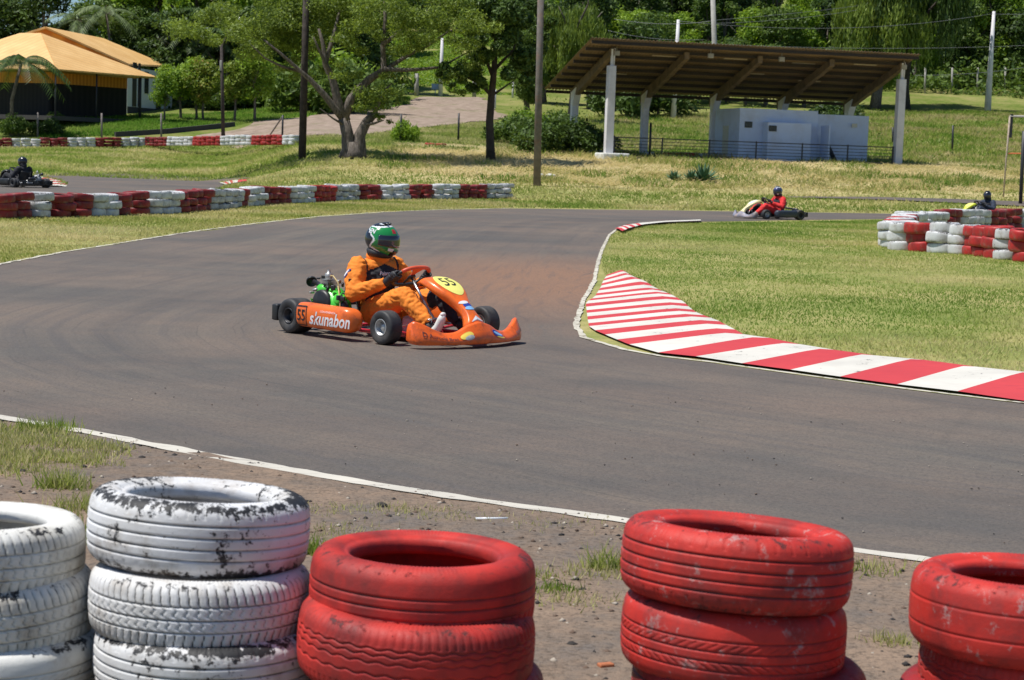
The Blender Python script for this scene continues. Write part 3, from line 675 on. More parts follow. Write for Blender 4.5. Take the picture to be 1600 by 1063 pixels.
m0=P(-12,342);m1=P(150,338);m2=P(260,334);m3=P(400,321);m4=P(550,313);m5=P(800,309)
mid=polyb([(-12,m0),(150,m1),(260,m2),(400,m3),(550,m4),(800,m5)])
MB_=[('R',-12,38),('W',38,76),('R',76,135),('W',135,172),('R',172,224),('W',224,270),('R',270,313),('W',313,362),('R',362,376),('W',376,403),('R',403,440),('W',440,475),('B',475,513),('W',513,551),('R',551,588),('W',588,628),('R',628,664),('W',664,705),('R',705,748),('W',748,796)]
wall(MB_,mid,'wall behind the orange kart','tyres of the long wall behind the orange kart',R_,3,.165,.62,.07)
print('tyres before back row',NT_COUNT[0])
b0=P(-10,231);b1=P(230,228.5);b2=P(470,226)
bb=polyb([(-10,b0),(230,b1),(470,b2)])
BR=[('R',-10,16),('W',16,60),('R',60,102),('W',102,146),('R',146,187),('W',187,230),('R',230,270),('W',270,313),('B',313,357),('W',357,404),('B',404,448),('W',448,464)]
wall(BR[::-1],bb,'row before the house','tyres of the back row',R_,3,.19,.68,.03,stuff_from=296)
# two loose red tyres on the hay
for k,(px,py) in enumerate([(672,229),(689,230)]):
    q=P(px,py); ftyre(q.x,q.y,q.z+.09,'B',['red tyre lying on the hay, left of a loose pair','red tyre lying on the hay, right of a loose pair'][k],'loose red tyres on the hay',R_)
# short row under the shelter
sb=polyb([(918,P(918,240)),(1110,P(1110,246))])
wall([('W',918,950),('R',955,988),('W',1000,1030),('B',1034,1088),('W',1090,1106)],sb,'row under the shelter','tyres under the shelter',R_,1,.19,.75,.05,stuff_from=0)
# rest of the tyres past three hundred: one object
if STUFF:
    Vs=[];Fs=[];Ms=[];off=0
    for me,x,y,z,c,rz,tx,ty in STUFF:
        n=len(me.vertices);v=np.zeros(n*3,np.float32);me.vertices.foreach_get('co',v);v=v.reshape(-1,3);M=np.array(Matrix.Rotation(rz,3,'Z'));v=v@M.T+np.array((x,y,z))
        f=np.zeros(len(me.loops),np.int32);me.loops.foreach_get('vertex_index',f);f=f.reshape(-1,4); Vs.append(v);Fs.append(f+off);off+=n;Ms+= [{'W':0,'R':1,'B':2}[c]]*len(f)
    V=np.concatenate(Vs); o=npmesh('painted_tyres',V,np.concatenate(Fs),[MW,MR,MRb],smooth=True,mi=Ms,attrs={'wear':('FLOAT',np.zeros(len(V))),'groove':('FLOAT',np.zeros(len(V)))})
    tag(o,'farthest small red and white tyres of the back row and under the shelter',None,None,'stuff')
print('tyres',NT_COUNT[0],'rest',len(STUFF))
# ================================================================== KARTS AND DRIVERS
RX90=Matrix.Rotation(math.pi/2,4,'X')
BLK=simple('black_plastic',(.018,.018,.02),.45,.3,dirt=((.12,.10,.09),.35)); RUB=simple('slick_rubber',(.030,.030,.032),.62,.25,dirt=((.13,.115,.10),.55),scale=14)
STL=simple('bare_steel',(.55,.55,.55),.32,.15,metal=.9); ALU=simple('cast_aluminium',(.45,.45,.44),.45,.2,metal=.6); DRK=simple('oily_dark',(.05,.05,.055),.4,.4,metal=.5)
ORG=simple('orange_bodywork',(.92,.165,.018),.33,.07,coat=.25,scale=17,dirt=((.25,.06,.03),.7)); ORG2=simple('orange_bodywork_nose',(.92,.145,.018),.36,.08,coat=.2,scale=19,dirt=((.20,.055,.03),.8))
REDF=simple('red_frame_tube',(.55,.03,.05),.35,.15,coat=.3); GRN=simple('green_cowl',(.08,.62,.05),.35,.12,coat=.3); YEL=simple('number_yellow',(.85,.80,.20),.5,.05)
INK=simple('black_lettering',(.015,.015,.02),.5,.1); WHT=simple('white_lettering',(.82,.82,.84),.45,.05); WORN=simple('scuffed_grey',(.45,.45,.46),.5,.2,scale=30)
SUITO=simple('orange_suit_cloth',(.84,.235,.020),.85,.10,scale=12,bump=.25); SUITB=simple('black_suit_cloth',(.022,.022,.028),.85,.3,scale=12,bump=.3)
HG=simple('helmet_green',(.015,.24,.055),.18,.08,coat=.8); HW=simple('helmet_white',(.75,.78,.80),.25,.05,coat=.5); HB=simple('helmet_black',(.012,.013,.018),.25,.2,coat=.5); HR=simple('helmet_red',(.5,.03,.03),.3,.1,coat=.5)
VIS=simple('visor_smoke',(.020,.020,.035),.08,.1,coat=1.0); BLU=simple('decal_blue',(.03,.06,.35),.4,.1); SKYB=simple('decal_light_blue',(.25,.50,.80),.4,.1); DYEL=simple('decal_yellow',(.80,.60,.10),.4,.1); CABLE=simple('yellowed_hose',(.55,.42,.18),.5,.1); GLV=simple('black_glove',(.02,.02,.024),.6,.3,scale=30,bump=.3)
_tc={}
def text_tris(s,size=1.0,shear=0.0,bold=0.0):
    key=(s,size,shear,bold)
    if key in _tc: return _tc[key]
    c=bpy.data.curves.new('tmp','FONT'); c.body=s; c.size=size; c.shear=shear; c.align_x='CENTER'; c.align_y='CENTER'; c.offset=bold; c.resolution_u=3
    o=bpy.data.objects.new('tmp',c); COL.objects.link(o); dg=bpy.context.evaluated_depsgraph_get(); me=bpy.data.meshes.new_from_object(o.evaluated_get(dg))
    me.calc_loop_triangles(); V=[tuple(v.co) for v in me.vertices]; F=[tuple(t.vertices) for t in me.loop_triangles]
    bpy.data.objects.remove(o); _tc[key]=(V,F); return V,F
def on_surf(mb,S,uv,faces,off=.003,mi=0):
    "map flat (u,v) points onto a parametric surface, offset along its normal; a thin solid skin"
    e=1e-3; out=[]
    for u,v in uv:
        p=Vector(S(u,v));a=Vector(S(u+e,v))-p;b=Vector(S(u,v+e))-p; n=a.cross(b).normalized(); out.append(p+n*off)
    mb.add(out,faces,mi,False)
def disc_uv(uc,vc,ru,rv,rot=0,rings=4,seg=28,pw=1):
    pts=[(uc,vc)];f=[]
    for i in range(1,rings+1):
        for k in range(seg):
            t=2*math.pi*k/seg; a=math.cos(t)*i/rings;b=math.sin(t)*i/rings; c,s=math.cos(rot),math.sin(rot); a,b=a*c-b*s,a*s+b*c
            pts.append((uc+ru*a,vc+rv*b))
    for k in range(seg):
        f.append((0,1+k,1+(k+1)%seg))
        for i in range(rings-1):
            a=1+i*seg;b=a+seg; f.append((a+k,b+k,b+(k+1)%seg,a+(k+1)%seg))
    return pts,f
def text_uv(s,uc,vc,su,sv,size=1,shear=0,bold=0,swap=False):
    V,F=text_tris(s,size,shear,bold)
    if swap: return [(uc-su*y,vc+sv*x) for x,y,_ in V],F
    return [(uc+su*x,vc+sv*y) for x,y,_ in V],F
def interp(x,xs,ys): return float(np.interp(x,xs,ys))
def smooth_i(x,xs,ys,h=.025): return (interp(x-h,xs,ys)+interp(x,xs,ys)*2+interp(x+h,xs,ys))/4
def make_kart(loc,ang,pal,label,scale=1.07,group=None,deco=True,z=0):
    K=empty('racing_kart',loc,ang,label,'go-kart',group,scale)
    nose,fair,pod,frame,disc,eng,swt=pal['nose'],pal['fair'],pal['pod'],pal['frame'],pal['disc'],pal['eng'],pal['wheel']
    m=MB()
    for s in(-1,1):
        m.tube([(-.72,s*.30,.075),(-.3,s*.31,.06),(.15,s*.33,.055),(.42,s*.27,.06),(.72,s*.24,.07)],.016,8)
        m.tube([(.50,s*.24,.06),(.53,s*.40,.09)],.015,8); m.tube([(-.22,s*.32,.07),(-.22,s*.56,.09)],.012,6); m.tube([(.20,s*.32,.06),(.20,s*.56,.09)],.012,6)
        m.tube([(.72,s*.20,.07),(.98,s*.20,.075)],.012,6)
    m.tube([(-.70,-.30,.075),(-.70,.30,.075)],.016,8); m.tube([(.1,-.33,.055),(.1,.33,.055)],.015,8); m.tube([(.70,-.24,.07),(.74,0,.07),(.70,.24,.07)],.015,8); m.tube([(-.35,-.31,.06),(-.35,.31,.06)],.015,8)
    m.build('chassis_frame',frame,K)
    m=MB(); m.box((.38,0,.043),(.66,.54,.006),ch=.002); m.build('floor_tray',frame if deco else BLK,K)
    # wheels
    for (x,y,R,w,rr) in [(.53,-.53,.133,.125,.068),(.53,.53,.133,.125,.068),(-.53,-.57,.141,.19,.066),(-.53,.57,.141,.19,.066)]:
        s=-1 if y<0 else 1; M=Matrix.Translation((0,0,0))@RX90@(Matrix.Rotation(math.pi,4,'X') if s>0 else Matrix())
        h=w/2; m=MB()
        m.lathe([(rr,h*.93),(rr-.004,h*.97),(rr-.012,h*.90),(rr-.016,h*.2),(.036,h*.12),(.030,h*.55),(.016,h*.62),(0.0,h*.62)],36,M); m.lathe([(rr,-h*.93),(rr-.012,-h*.9),(rr-.014,-.01),(.03,0)],36,M)
        for k in range(5):
            t=k*2*math.pi/5; m.lathe([(.0045,0),(.0045,h*.2),(.0,h*.2)],8,M@Matrix.Translation((.045*math.cos(t),.045*math.sin(t),h*.12)))
        wh=m.build('wheel',pal.get('rim',ALU) if x>0 else DRK,K); wh.location=(x,y,R)
        m=MB(); pr=[(rr,h*.90),(rr+.010,h*.97),(R-.035,h*1.03),(R-.016,h*1.0),(R-.004,h*.88),(R,h*.70),(R+.001,0),(R,-h*.70),(R-.004,-h*.88),(R-.016,-h),(R-.035,-h*1.03),(rr+.01,-h*.97),(rr,-h*.90),(rr-.002,0)]
        m.lathe(pr,48,M,closed=True); m.build('tyre',RUB,wh)
    m=MB(); m.tube([(-.53,-.50,.141),(-.53,.50,.141)],.020,12); m.lathe([(.075,-.004),(.085,-.003),(.085,.003),(.075,.004)],28,Matrix.Translation((-.53,-.16,.141))@RX90,closed=True); m.lathe([(.02,-.006),(.09,-.006),(.09,.006),(.02,.006)],28,Matrix.Translation((-.53,.14,.141))@RX90,closed=True); m.build('rear_axle',STL,K)
    m=MB()
    for s in(-1,1):
        m.tube([(.53,s*.40,.10),(.53,s*.50,.133)],.014,8); m.box((.53,s*.40,.10),(.03,.03,.09),ch=.004); m.tube([(.48,s*.40,.12),(.40,s*.05,.14)],.007,6)
    m.build('tie_rods',STL,K)
    # steering
    c=Vector((.21,0,.50)); a=Vector((0,1,0)); b=Vector((.8,0,.6)); n=Vector((-.6,0,.8))
    m=MB(); m.tube([c-n*.02,(.33,0,.36),(.50,0,.16)],.011,8); m.tube([(.36,-.02,.30),(.46,-.14,.06)],.008,6); m.tube([(.36,.02,.30),(.46,.14,.06)],.008,6); m.build('steering_column',STL,K)
    def wpt(t): return c+a*(.158*math.copysign(abs(math.cos(t))**.8,math.cos(t)))+b*(.128*math.copysign(abs(math.sin(t))**.75,math.sin(t)))
    m=MB(); pts=[wpt(math.pi*(-.05)-math.pi*.9*k/22) for k in range(23)]; m.tube(pts,.0145,10)
    m.tube([wpt(math.pi*(-.06)),wpt(math.pi*.10),wpt(math.pi*.18)],.0145,10); m.tube([wpt(math.pi*1.06),wpt(math.pi*.90),wpt(math.pi*.82)],.0145,10)
    m.box(c-n*.01,(.05,.06,.02),M=Matrix(((b.x,a.x,n.x,0),(b.y,a.y,n.y,0),(b.z,a.z,n.z,0),(0,0,0,1))),ch=.006)
    m.tube([c,c-b*.10],.009,6)
    sw=m.build('steering_wheel',BLK,K)
    m=MB(); m.tube([wpt(math.pi*(.15+.70*k/14)) for k in range(15)],.0165,10); m.loft([[wpt(math.pi*.40)+n*.006,wpt(math.pi*.60)+n*.006,wpt(math.pi*.60)-n*.006,wpt(math.pi*.40)-n*.006],[c+b*.05+a*.022+n*.005,c+b*.05-a*.022+n*.005,c+b*.05-a*.022-n*.005,c+b*.05+a*.022-n*.005],[c+a*.018+n*.005,c-a*.018+n*.005,c-a*.018-n*.005,c+a*.018-n*.005]],smooth=False)
    m.build('wheel_rim_top',swt,sw)
    # seat
    m=MB(); prof=[(.14,.10),(.02,.065),(-.12,.06),(-.24,.085),(-.31,.16),(-.36,.28),(-.41,.40),(-.44,.47)]
    def seat(u,v):
        k=u*(len(prof)-1);i=min(int(k),len(prof)-2);f=k-i; x=prof[i][0]*(1-f)+prof[i+1][0]*f; zz=prof[i][1]*(1-f)+prof[i+1][1]*f
        q=2*v-1; wd=.19-.03*abs(u-.5); rise=abs(q)**3*(.15 if u<.45 else .10)
        return (x+rise*(.0 if u<.4 else 1.3)+0,q*wd*(1+.06*abs(q)),zz+(rise if u<.5 else rise*.2))
    m.grid(seat,22,18); m.build('seat',BLK,K,solid=.006)
    m=MB(); m.box((.30,0,.115),(.16,.20,.14),ch=.03); m.build('fuel_tank',simple('tank_plastic',(.5,.48,.42),.5) if deco else BLK,K)
    for s in(-1,1):
        m=MB(); m.tube([(.62,s*.19,.05),(.66,s*.17,.19)],.007,6); m.tube([(.66,s*.21,.19),(.66,s*.12,.20)],.008,6); m.build('pedal',STL,K)
    # front bumper
    Yk=[-.62,-.56,-.50,-.42,-.32,-.22,-.12,0,.12,.22,.32,.42,.50,.56,.62]; Zk=[.21,.215,.190,.150,.112,.118,.170,.200,.170,.118,.105,.135,.185,.205,.19]
    def xf(y): return 1.08-.42*y*y-.03*max(0,abs(y)-.5)*10
    def zt(y): return smooth_i(y,Yk,Zk)
    def B(u,v):
        "u across 0..1 (y -.6...6), v front face bottom->top"
        y=-.57+1.14*u; z=.03+(zt(y)-.03)*v; return Vector((xf(y)+.012*math.sin(math.pi*min(1,v*1.4))-.055*v*v,y,z))
    m=MB(); rings=[]
    for i in range(49):
        y=-.57+1.14*i/48; x=xf(y);zz=zt(y); e=1-.22*max(0,(abs(y)-.55)/.02)**2; fr=[B(i/48,q) for q in(0,.08,.2,.4,.6,.8,.93,1.0)]
        bk_=[Vector((x-.075,y,zz+.004)),Vector((x-.105,y,zz-.012)),Vector((x-.125,y,zz*.6+.012)),Vector((x-.13,y,.045)),Vector((x-.10,y,.03))]
        ring=fr+bk_; cx=sum((p.x for p in ring))/len(ring);cz=sum((p.z for p in ring))/len(ring)
        rings.append([Vector((cx+(p.x-cx)*e,y,cz+(p.z-cz)*e)) for p in ring])
    m.loft(rings); nb=m.build('front_bumper',nose,K)
    if deco:
        m=MB(); p_,f_=disc_uv(.655,.62,.055,.21,rot=-.10); on_surf(m,B,p_,f_,.003); m.build('oval_sticker',BLU,nb)
        m=MB(); p_,f_=disc_uv(.658,.63,.046,.10,rot=-.05); on_surf(m,B,p_,f_,.0045); m.build('sticker_band',SKYB,nb)
        m=MB(); p_,f_=disc_uv(.675,.42,.045,.06,rot=-.05); on_surf(m,B,p_,f_,.0045); m.build('sticker_band',DYEL,nb)
        m=MB(); p_,f_=disc_uv(.36,.56,.052,.20); on_surf(m,B,p_,f_,.003); m.build('faded_sticker',DYEL,nb)
        m=MB(); p_,f_=disc_uv(.375,.42,.038,.13); on_surf(m,B,p_,f_,.0045); m.build('sticker_band',WORN,nb)
        m=MB(); p_,f_=text_uv('D Auruchi Bras.',.165,.50,.040,.30,1,.1,.02); on_surf(m,B,p_,f_,.003); m.build('bumper_lettering',simple('faded_ink',(.16,.04,.03),.6),nb)
        m=MB(); p_,f_=text_uv('RMKart',.935,.50,.030,.22,1,.1,.02); on_surf(m,B,p_,f_,.003); m.build('bumper_lettering',simple('grey_ink',(.38,.16,.13),.6),nb)
    # number fairing
    fp=[(.44,.475,.07),(.47,.505,.12),(.54,.510,.155),(.64,.478,.170),(.74,.425,.150),(.81,.372,.105),(.87,.325,.072),(.93,.280,.062),(.97,.24,.075),(1.00,.20,.10),(1.005,.175,.10)]
    def FS(u,v):
        k=max(0,min(.9999,u))*(len(fp)-1);i=int(k);f=k-i
        p0=fp[max(i-1,0)];p1=fp[i];p2=fp[i+1];p3=fp[min(i+2,len(fp)-1)]
        cr=lambda a,b_,c_,d_:.5*((2*b_)+(-a+c_)*f+(2*a-5*b_+4*c_-d_)*f*f+(-a+3*b_-3*c_+d_)*f**3)
        x,zz,w=(cr(p0[j],p1[j],p2[j],p3[j]) for j in range(3)); q=2*v-1; e=abs(q)
        return Vector((x-.02*e**2-.045*max(0,(e-.75)/.25)**1.5,q*w*(1-.12*max(0,e-.85)/.15),zz-.014*e**2-.032*max(0,(e-.75)/.25)**1.3))
    m=MB(); m.grid(FS,44,28); fo=m.build('number_fairing',fair,K,solid=.007)
    m=MB(); p_,f_=disc_uv(.315,.53,.155,.33,rings=6); on_surf(m,FS,[(u,v) for u,v in p_],f_,.006); m.build('number_disc',disc,fo)
    if deco:
        m=MB(); p_,f_=text_uv('55',.30,.52,.160,.42,1,0,.0,swap=True); on_surf(m,FS,p_,f_,.0085); m.build('race_number',INK,fo)
        m=MB(); p_,f_=disc_uv(.62,.52,.035,.30,rot=.4); on_surf(m,FS,p_,f_,.006); m.build('fairing_sticker',BLU,fo)
        m=MB(); p_,f_=disc_uv(.665,.52,.028,.34,rot=.3); on_surf(m,FS,p_,f_,.0075); m.build('fairing_sticker',SKYB,fo)
        m=MB(); p_,f_=disc_uv(.575,.40,.022,.28,rot=.3); on_surf(m,FS,p_,f_,.0065); m.build('fairing_sticker',WHT,fo)
        m=MB(); on_surf(m,FS,[(.80,.52),(.90,.22),(.90,.82),(.86,.5)],[(0,1,3),(0,3,2),(1,2,3)],.008); m.build('triangle_sticker',WHT,fo)
    # side pods
    for s in(-1,1):
        m=MB(); rings=[]
        def pod_ring(x,e,sh):
            r=[]; cy=s*(.625-sh); cz=.165-.012*(x+.05)
            for k in range(28):
                t=2*math.pi*k/28; cy_=math.copysign(abs(math.cos(t))**.62,math.cos(t));sz_=math.copysign(abs(math.sin(t))**.62,math.sin(t)); r.append(Vector((x,cy+.075*e*cy_,cz+.098*e*sz_)))
            return r
        for i in range(25):
            x=-.40+.70*i/24; e=1.0; d0=(x+.40)/.05; d1=(.30-x)/.10
            if d0<1: e=min(e,math.sqrt(max(0,1-(1-d0)**2))*.25+.75)
            if d1<1: e=min(e,math.sqrt(max(0.02,1-(1-d1)**2)))
            rings.append(pod_ring(x,e,.03*max(0,1-d1)))
        m.loft(rings); po=m.build('side_pod',pod,K)
        if deco and s<0:
            def PS(u,v): # u along x, v up, outer face
                cz=.165-.012*(u+.05); sn=max(-.98,min(.98,(v-cz)/.098)); t=math.asin(math.copysign(abs(sn)**(1/.62),sn)); return Vector((u,-.625-.075*abs(math.cos(t))**.62,v))
            m=MB(); p_,f_=text_uv('skunabon',.040,.150,.1300,.145,1,.30,.02); on_surf(m,PS,p_,f_,.003)
            p_,f_=text_uv('CONVENIENCIA',.02,.212,.026,.022,1,0,0); on_surf(m,PS,p_,f_,.003); m.build('pod_lettering',WHT,po)
            m=MB(); p_,f_=text_uv('55',-.312,.162,.105,.125,1,0,.015); on_surf(m,PS,p_,f_,.003)
            for (x0,z0,x1,z1) in[(-.385,.235,-.245,.243),(-.385,.086,-.245,.094),(-.253,.086,-.245,.243),(-.388,.086,-.381,.243)]: on_surf(m,PS,[(x0,z0),(x1,z0),(x1,z1),(x0,z1)],[(0,1,2,3)],.005) if abs(z1-z0)<.02 else [on_surf(m,PS,[(x0,z0+(z1-z0)*k/6),(x1,z0+(z1-z0)*k/6),(x1,z0+(z1-z0)*(k+1)/6),(x0,z0+(z1-z0)*(k+1)/6)],[(0,1,2,3)],.004) for k in range(6)]
            m.build('race_number',INK,po)
    # rear bumper
    m=MB()
    for zz in(.10,.205): m.box((-.745,0,zz),(.06,1.26,.03),ch=.012)
    for y in(-.61,-.38,0,.38,.61): m.box((-.745,y,.153),(.072,.05 if abs(y)>.5 else .12,.13),ch=.012)
    for y in(-.25,.25): m.tube([(-.70,y,.08),(-.79,y,.12)],.012,6)
    m.build('rear_bumper',BLK,K)
    # engine on the right of the seat
    e0=Vector((-.36,-.36,0)); m=MB()
    m.loft([[e0+Vector((x_,.09,.16+z_)),e0+Vector((x_,-.05,.16+z_)),e0+Vector((x_,-.08,.22+z_)),e0+Vector((x_,-.07,.27+h_)),e0+Vector((x_,-.02,.31+h_)),e0+Vector((x_,.08,.31+h_))] for x_,z_,h_ in [(-.16,.06,-.02),(-.12,.02,.03),(-.04,0,.07),(.04,0,.06),(.11,.0,.01),(.17,.03,-.06)]]); m.ell(e0+Vector((.13,-.01,.27)),(.07,.06,.07)); m.ell(e0+Vector((-.06,-.01,.35)),(.085,.07,.06))
    m.box(e0+Vector((-.02,.0,.365)),(.16,.10,.03),ch=.012,M=Matrix.Rotation(.2,4,'Y')); en=m.build('engine',eng,K)
    m=MB(); m.lathe([(0,.0),(.095,.0),(.112,.012),(.116,.03),(.11,.05)],32,Matrix.Translation(e0+Vector((-.02,-.075,.245)))@Matrix.Rotation(math.pi/2,4,'X')@Matrix.Translation((0,0,-.03))@Matrix.Rotation(math.pi,4,'X')@Matrix.Translation((0,0,-.05))); m.build('flywheel_cover',BLK,en)
    m=MB()
    for k in range(6): m.box(e0+Vector((-.03,.0,.385+.011*k)),(.11-.004*k,.10,.004))
    m.lathe([(.02,0),(.03,.01),(.03,.05),(.015,.055),(.012,.08)],14,Matrix.Translation(e0+Vector((-.03,0,.44)))); m.build('cylinder_head',ALU,en)
    m=MB(); cpos=e0+Vector((-.25,.0,.41)); m.lathe([(0,-.035),(.030,-.035),(.045,-.005),(.046,.012),(.038,.014),(.034,.002),(0,.0)],24,Matrix.Translation(cpos)@Matrix.Rotation(rad(-62),4,'Y')@Matrix.Rotation(rad(0),4,'X')@Matrix.Rotation(math.pi/6*5,4,'X')); m.tube([cpos+Vector((.03,0,0)),e0+Vector((-.12,0,.38)),e0+Vector((-.05,0,.37))],.020,10); m.build('air_intake',DRK,en)
    m=MB(); m.tube([e0+Vector((-.02,0,.47)),e0+Vector((.05,-.02,.475)),e0+Vector((.12,-.03,.43)),e0+Vector((.16,-.03,.35))],.0055,6); m.tube([e0+Vector((.15,-.05,.40)),e0+Vector((.19,-.06,.30)),e0+Vector((.22,-.08,.20)),e0+Vector((.24,-.10,.12))],.005,6); m.build('fuel_hose',CABLE,en)
    r=random.Random(4)
    for k in range(26 if deco else 0):
        q=e0+Vector((r.uniform(-.18,.24),r.uniform(-.08,.05),r.uniform(.30,.45))); m=MB()
        if k%2: m.box(q,(r.uniform(.02,.05),r.uniform(.02,.04),r.uniform(.015,.04)),ch=.003,M=Matrix.Rotation(r.uniform(0,3),4,'Z'))
        else: m.tube([q,q+Vector((r.uniform(-.05,.05),r.uniform(-.03,.03),r.uniform(-.04,.03)))],r.uniform(.005,.012),7)
        m.build('engine_fitting',[ALU,DRK,BLK][k%3],en)
    m=MB()
    m.tube([e0+Vector((.15,.0,.30)),e0+Vector((.24,-.02,.22)),e0+Vector((.20,-.02,.12))],.022,10); m.ell(e0+Vector((.20,-.03,.24)),(.03,.03,.04)); m.build('carburettor',DRK,en)
    m=MB(); m.tube([e0+Vector((-.05,.06,.30)),e0+Vector((-.16,.12,.33)),(-.60,-.10,.30),(-.72,.0,.28)],.024,10); m.lathe([(0,-.12),(.04,-.11),(.045,0),(.04,.11),(0,.12)],18,Matrix.Translation((-.70,.08,.27))@RX90); m.build('exhaust',DRK,K)
    return K

def make_driver(loc,ang,pal,label,scale=1.07,head_yaw=26,detail=True,head_pitch=6):
    D=empty('person',loc,ang,label,'person',None,scale)
    m=MB()
    m.ell((-.19,0,.20),(.15,.18,.13)); m.ell((-.20,0,.32),(.125,.160,.15)); m.ell((-.19,0,.45),(.130,.185,.15)); m.ell((-.205,0,.545),(.105,.205,.085)); m.tube([(-.215,0,.55),(-.20,0,.70)],[.085,.066],14)
    sh=[]
    for s in(-1,1):
        S_=Vector((-.22,s*.195,.555)); E=Vector((-.115,s*.325,.345)); Wr=Vector((.125,s*.195,.445)) 
        m.ell(S_,(.085,.078,.085)); m.tube([S_,S_.lerp(E,.5)+Vector((0,s*.012,0)),E],[.088,.082,.070],14); m.ell(E,(.074,.071,.074)); m.tube([E,E.lerp(Wr,.45),Wr],[.071,.064,.045],14)
        Hp=Vector((-.14,s*.105,.18)); Kn=Vector((.36,s*.195,.355)); An=Vector((.625,s*.175,.150))
        m.tube([Hp,Hp.lerp(Kn,.5),Kn],[.115,.102,.082],16); m.ell(Kn,(.083,.080,.079)); m.tube([Kn,Kn.lerp(An,.4),Kn.lerp(An,.85),An],[.080,.077,.064,.060],16)
    o=m.build('body',[pal['suit'],pal['suit2']],D); r=o.modifiers.new('r','REMESH'); r.mode='VOXEL'; r.voxel_size=.0095 if detail else .014; sm=o.modifiers.new('s','SMOOTH'); sm.iterations=4; sm.factor=.6
    bake(o,.0085,14 if detail else 8,loc[0]); o.data.materials.clear(); o.data.materials.append(pal['suit']); o.data.materials.append(pal['suit2'])
    for p in o.data.polygons:
        x,y,z=p.center; black=False
        if x>-.17 and abs(y)<.160 and .27<z<.58-.35*abs(y) and x<.0: black=True
        if z>.38 and .158<abs(y)<.176 and x>-.26 and x<-.05: black=True
        if z>.645 and abs(y)<.09: black=True
        if x>.30 and z<.44:
            s=1 if y>0 else -1; ax=Vector((.36,s*.195,.355)).lerp(Vector((.625,s*.175,.150)),min(1,max(0,(x-.36)/.265)))
            if (y-ax.y)*-s>.030: black=True
        p.material_index=1 if black else 0
    m=MB(); m.lathe([(.070,-.035),(.088,-.03),(.098,0),(.092,.028),(.074,.032)],28,Matrix.Translation((-.205,0,.628))@Matrix.Rotation(rad(12),4,'Y')); m.build('collar',pal['suit'],D)
    m=MB(); m.lathe([(.062,-.03),(.104,-.025),(.115,.01),(.10,.035),(.062,.03)],28,Matrix.Translation((-.175,0,.668))@Matrix.Rotation(rad(10),4,'Y'),closed=True); m.build('neck_brace',GLV,D)
    # gloves
    c=Vector((.21,0,.50)); b=Vector((.8,0,.6)); n=Vector((-.6,0,.8))
    for s in(-1,1):
        g=c+Vector((0,s*.155,0)); oo=Vector((0,s,0)); m=MB()
        Wr=Vector((.125,s*.195,.445)); pc=g+oo*.026+n*.018-b*.005
        m.ell(pc,(.040,.022,.030),M=Matrix(((b.x,oo.x,n.x,0),(b.y,oo.y,n.y,0),(b.z,oo.z,n.z,0),(0,0,0,1)))); m.tube([Wr-Vector((.03,0,.012)),Wr,pc-b*.02],[.040,.036,.026],12)
        for k,(of,cl,rr) in enumerate([(-.033,.75,.0082),(-.012,.95,.0092),(.010,1.0,.0096),(.031,.9,.0092)]):
            q=g+b*of; pts=[q+oo*.036+n*.012,q+oo*.034-n*.014,q+oo*.014-n*.027,q-oo*.012*cl-n*.026]+([q-oo*.027*cl-n*.010] if cl>.8 else [])
            m.tube(pts,[rr*1.08,rr*1.05,rr,rr*.92,rr*.8][:len(pts)],8); m.ell(pts[-1],(rr*.8,)*3,seg=8,rings=6)
        q=g+b*.030; pts=[pc+b*.018+n*.008,q+oo*.006+n*.026+b*.006,q-oo*.014+n*.022+b*.014,q-oo*.026+n*.012+b*.018]; m.tube(pts,[.013,.0115,.010,.0085],8); m.ell(pts[-1],(.0085,)*3,seg=8,rings=6)
        go=m.build('glove',GLV,D)
        if detail:
            r=go.modifiers.new('r','REMESH'); r.mode='VOXEL'; r.voxel_size=.0032; r2=go.modifiers.new('s','SMOOTH'); r2.iterations=2; r2.factor=.5; bake(go)
            go.data.materials.clear(); go.data.materials.append(GLV)
    # boots
    for s in(-1,1):
        m=MB(); An=Vector((.625,s*.175,.150))
        m.tube([An-Vector((.02,0,-.015)),An+Vector((.02,0,-.025)),An+Vector((.045,0,-.05))],[.046,.043,.038],14); 
        o1=m.build('boot_collar',GLV,D)
        m=MB(); hl=An+Vector((.035,0,-.075)); m.tube([hl,hl+Vector((.035,0,.02)),hl+Vector((.075,-s*.006,.065)),hl+Vector((.105,-s*.012,.125)),hl+Vector((.118,-s*.014,.165))],[.030,.038,.034,.034,.022],14); m.ell(hl+Vector((.118,-s*.014,.165)),(.021,.026,.02)); m.ell(hl,(.031,.031,.028)); 
        o1=m.build('boot',pal['boot'],D)
    # helmet
    hc=Vector((-.155,0,.775)); Mh=Matrix.Translation(hc)@Matrix.Rotation(rad(head_yaw),4,'Z')@Matrix.Rotation(rad(head_pitch),4,'Y')
    def HS(az,el,off=0):
        ca,ce,sa,se=math.cos(az),math.cos(el),math.sin(az),math.sin(el)
        ax,ay,az_=.146,.124,.138; r=1/math.sqrt((ca*ce/ax)**2+(sa*ce/ay)**2+(se/az_)**2)
        front=max(0,ca)**1.2; low=float(sstep(-.05,-.55,el)) if False else max(0,min(1,(-el-.05)/.5))
        r*=1+.13*front*low; r*=1-.07*max(0,-ca)*low
        r+=off; p=Vector((r*ce*ca,r*ce*sa,r*se)); 
        if p.z<-.125: p=Vector((p.x*.98,p.y*.98,-.125-(p.z+.125)*-.15))
        return p
    m=MB(); na,ne=96,64; vs=[];fs=[];mi=[]
    for j in range(ne+1):
        el=rad(-62)+(rad(90)-rad(-62))*j/ne
        for i in range(na): vs.append(Mh@HS(-math.pi+2*math.pi*i/na,el))
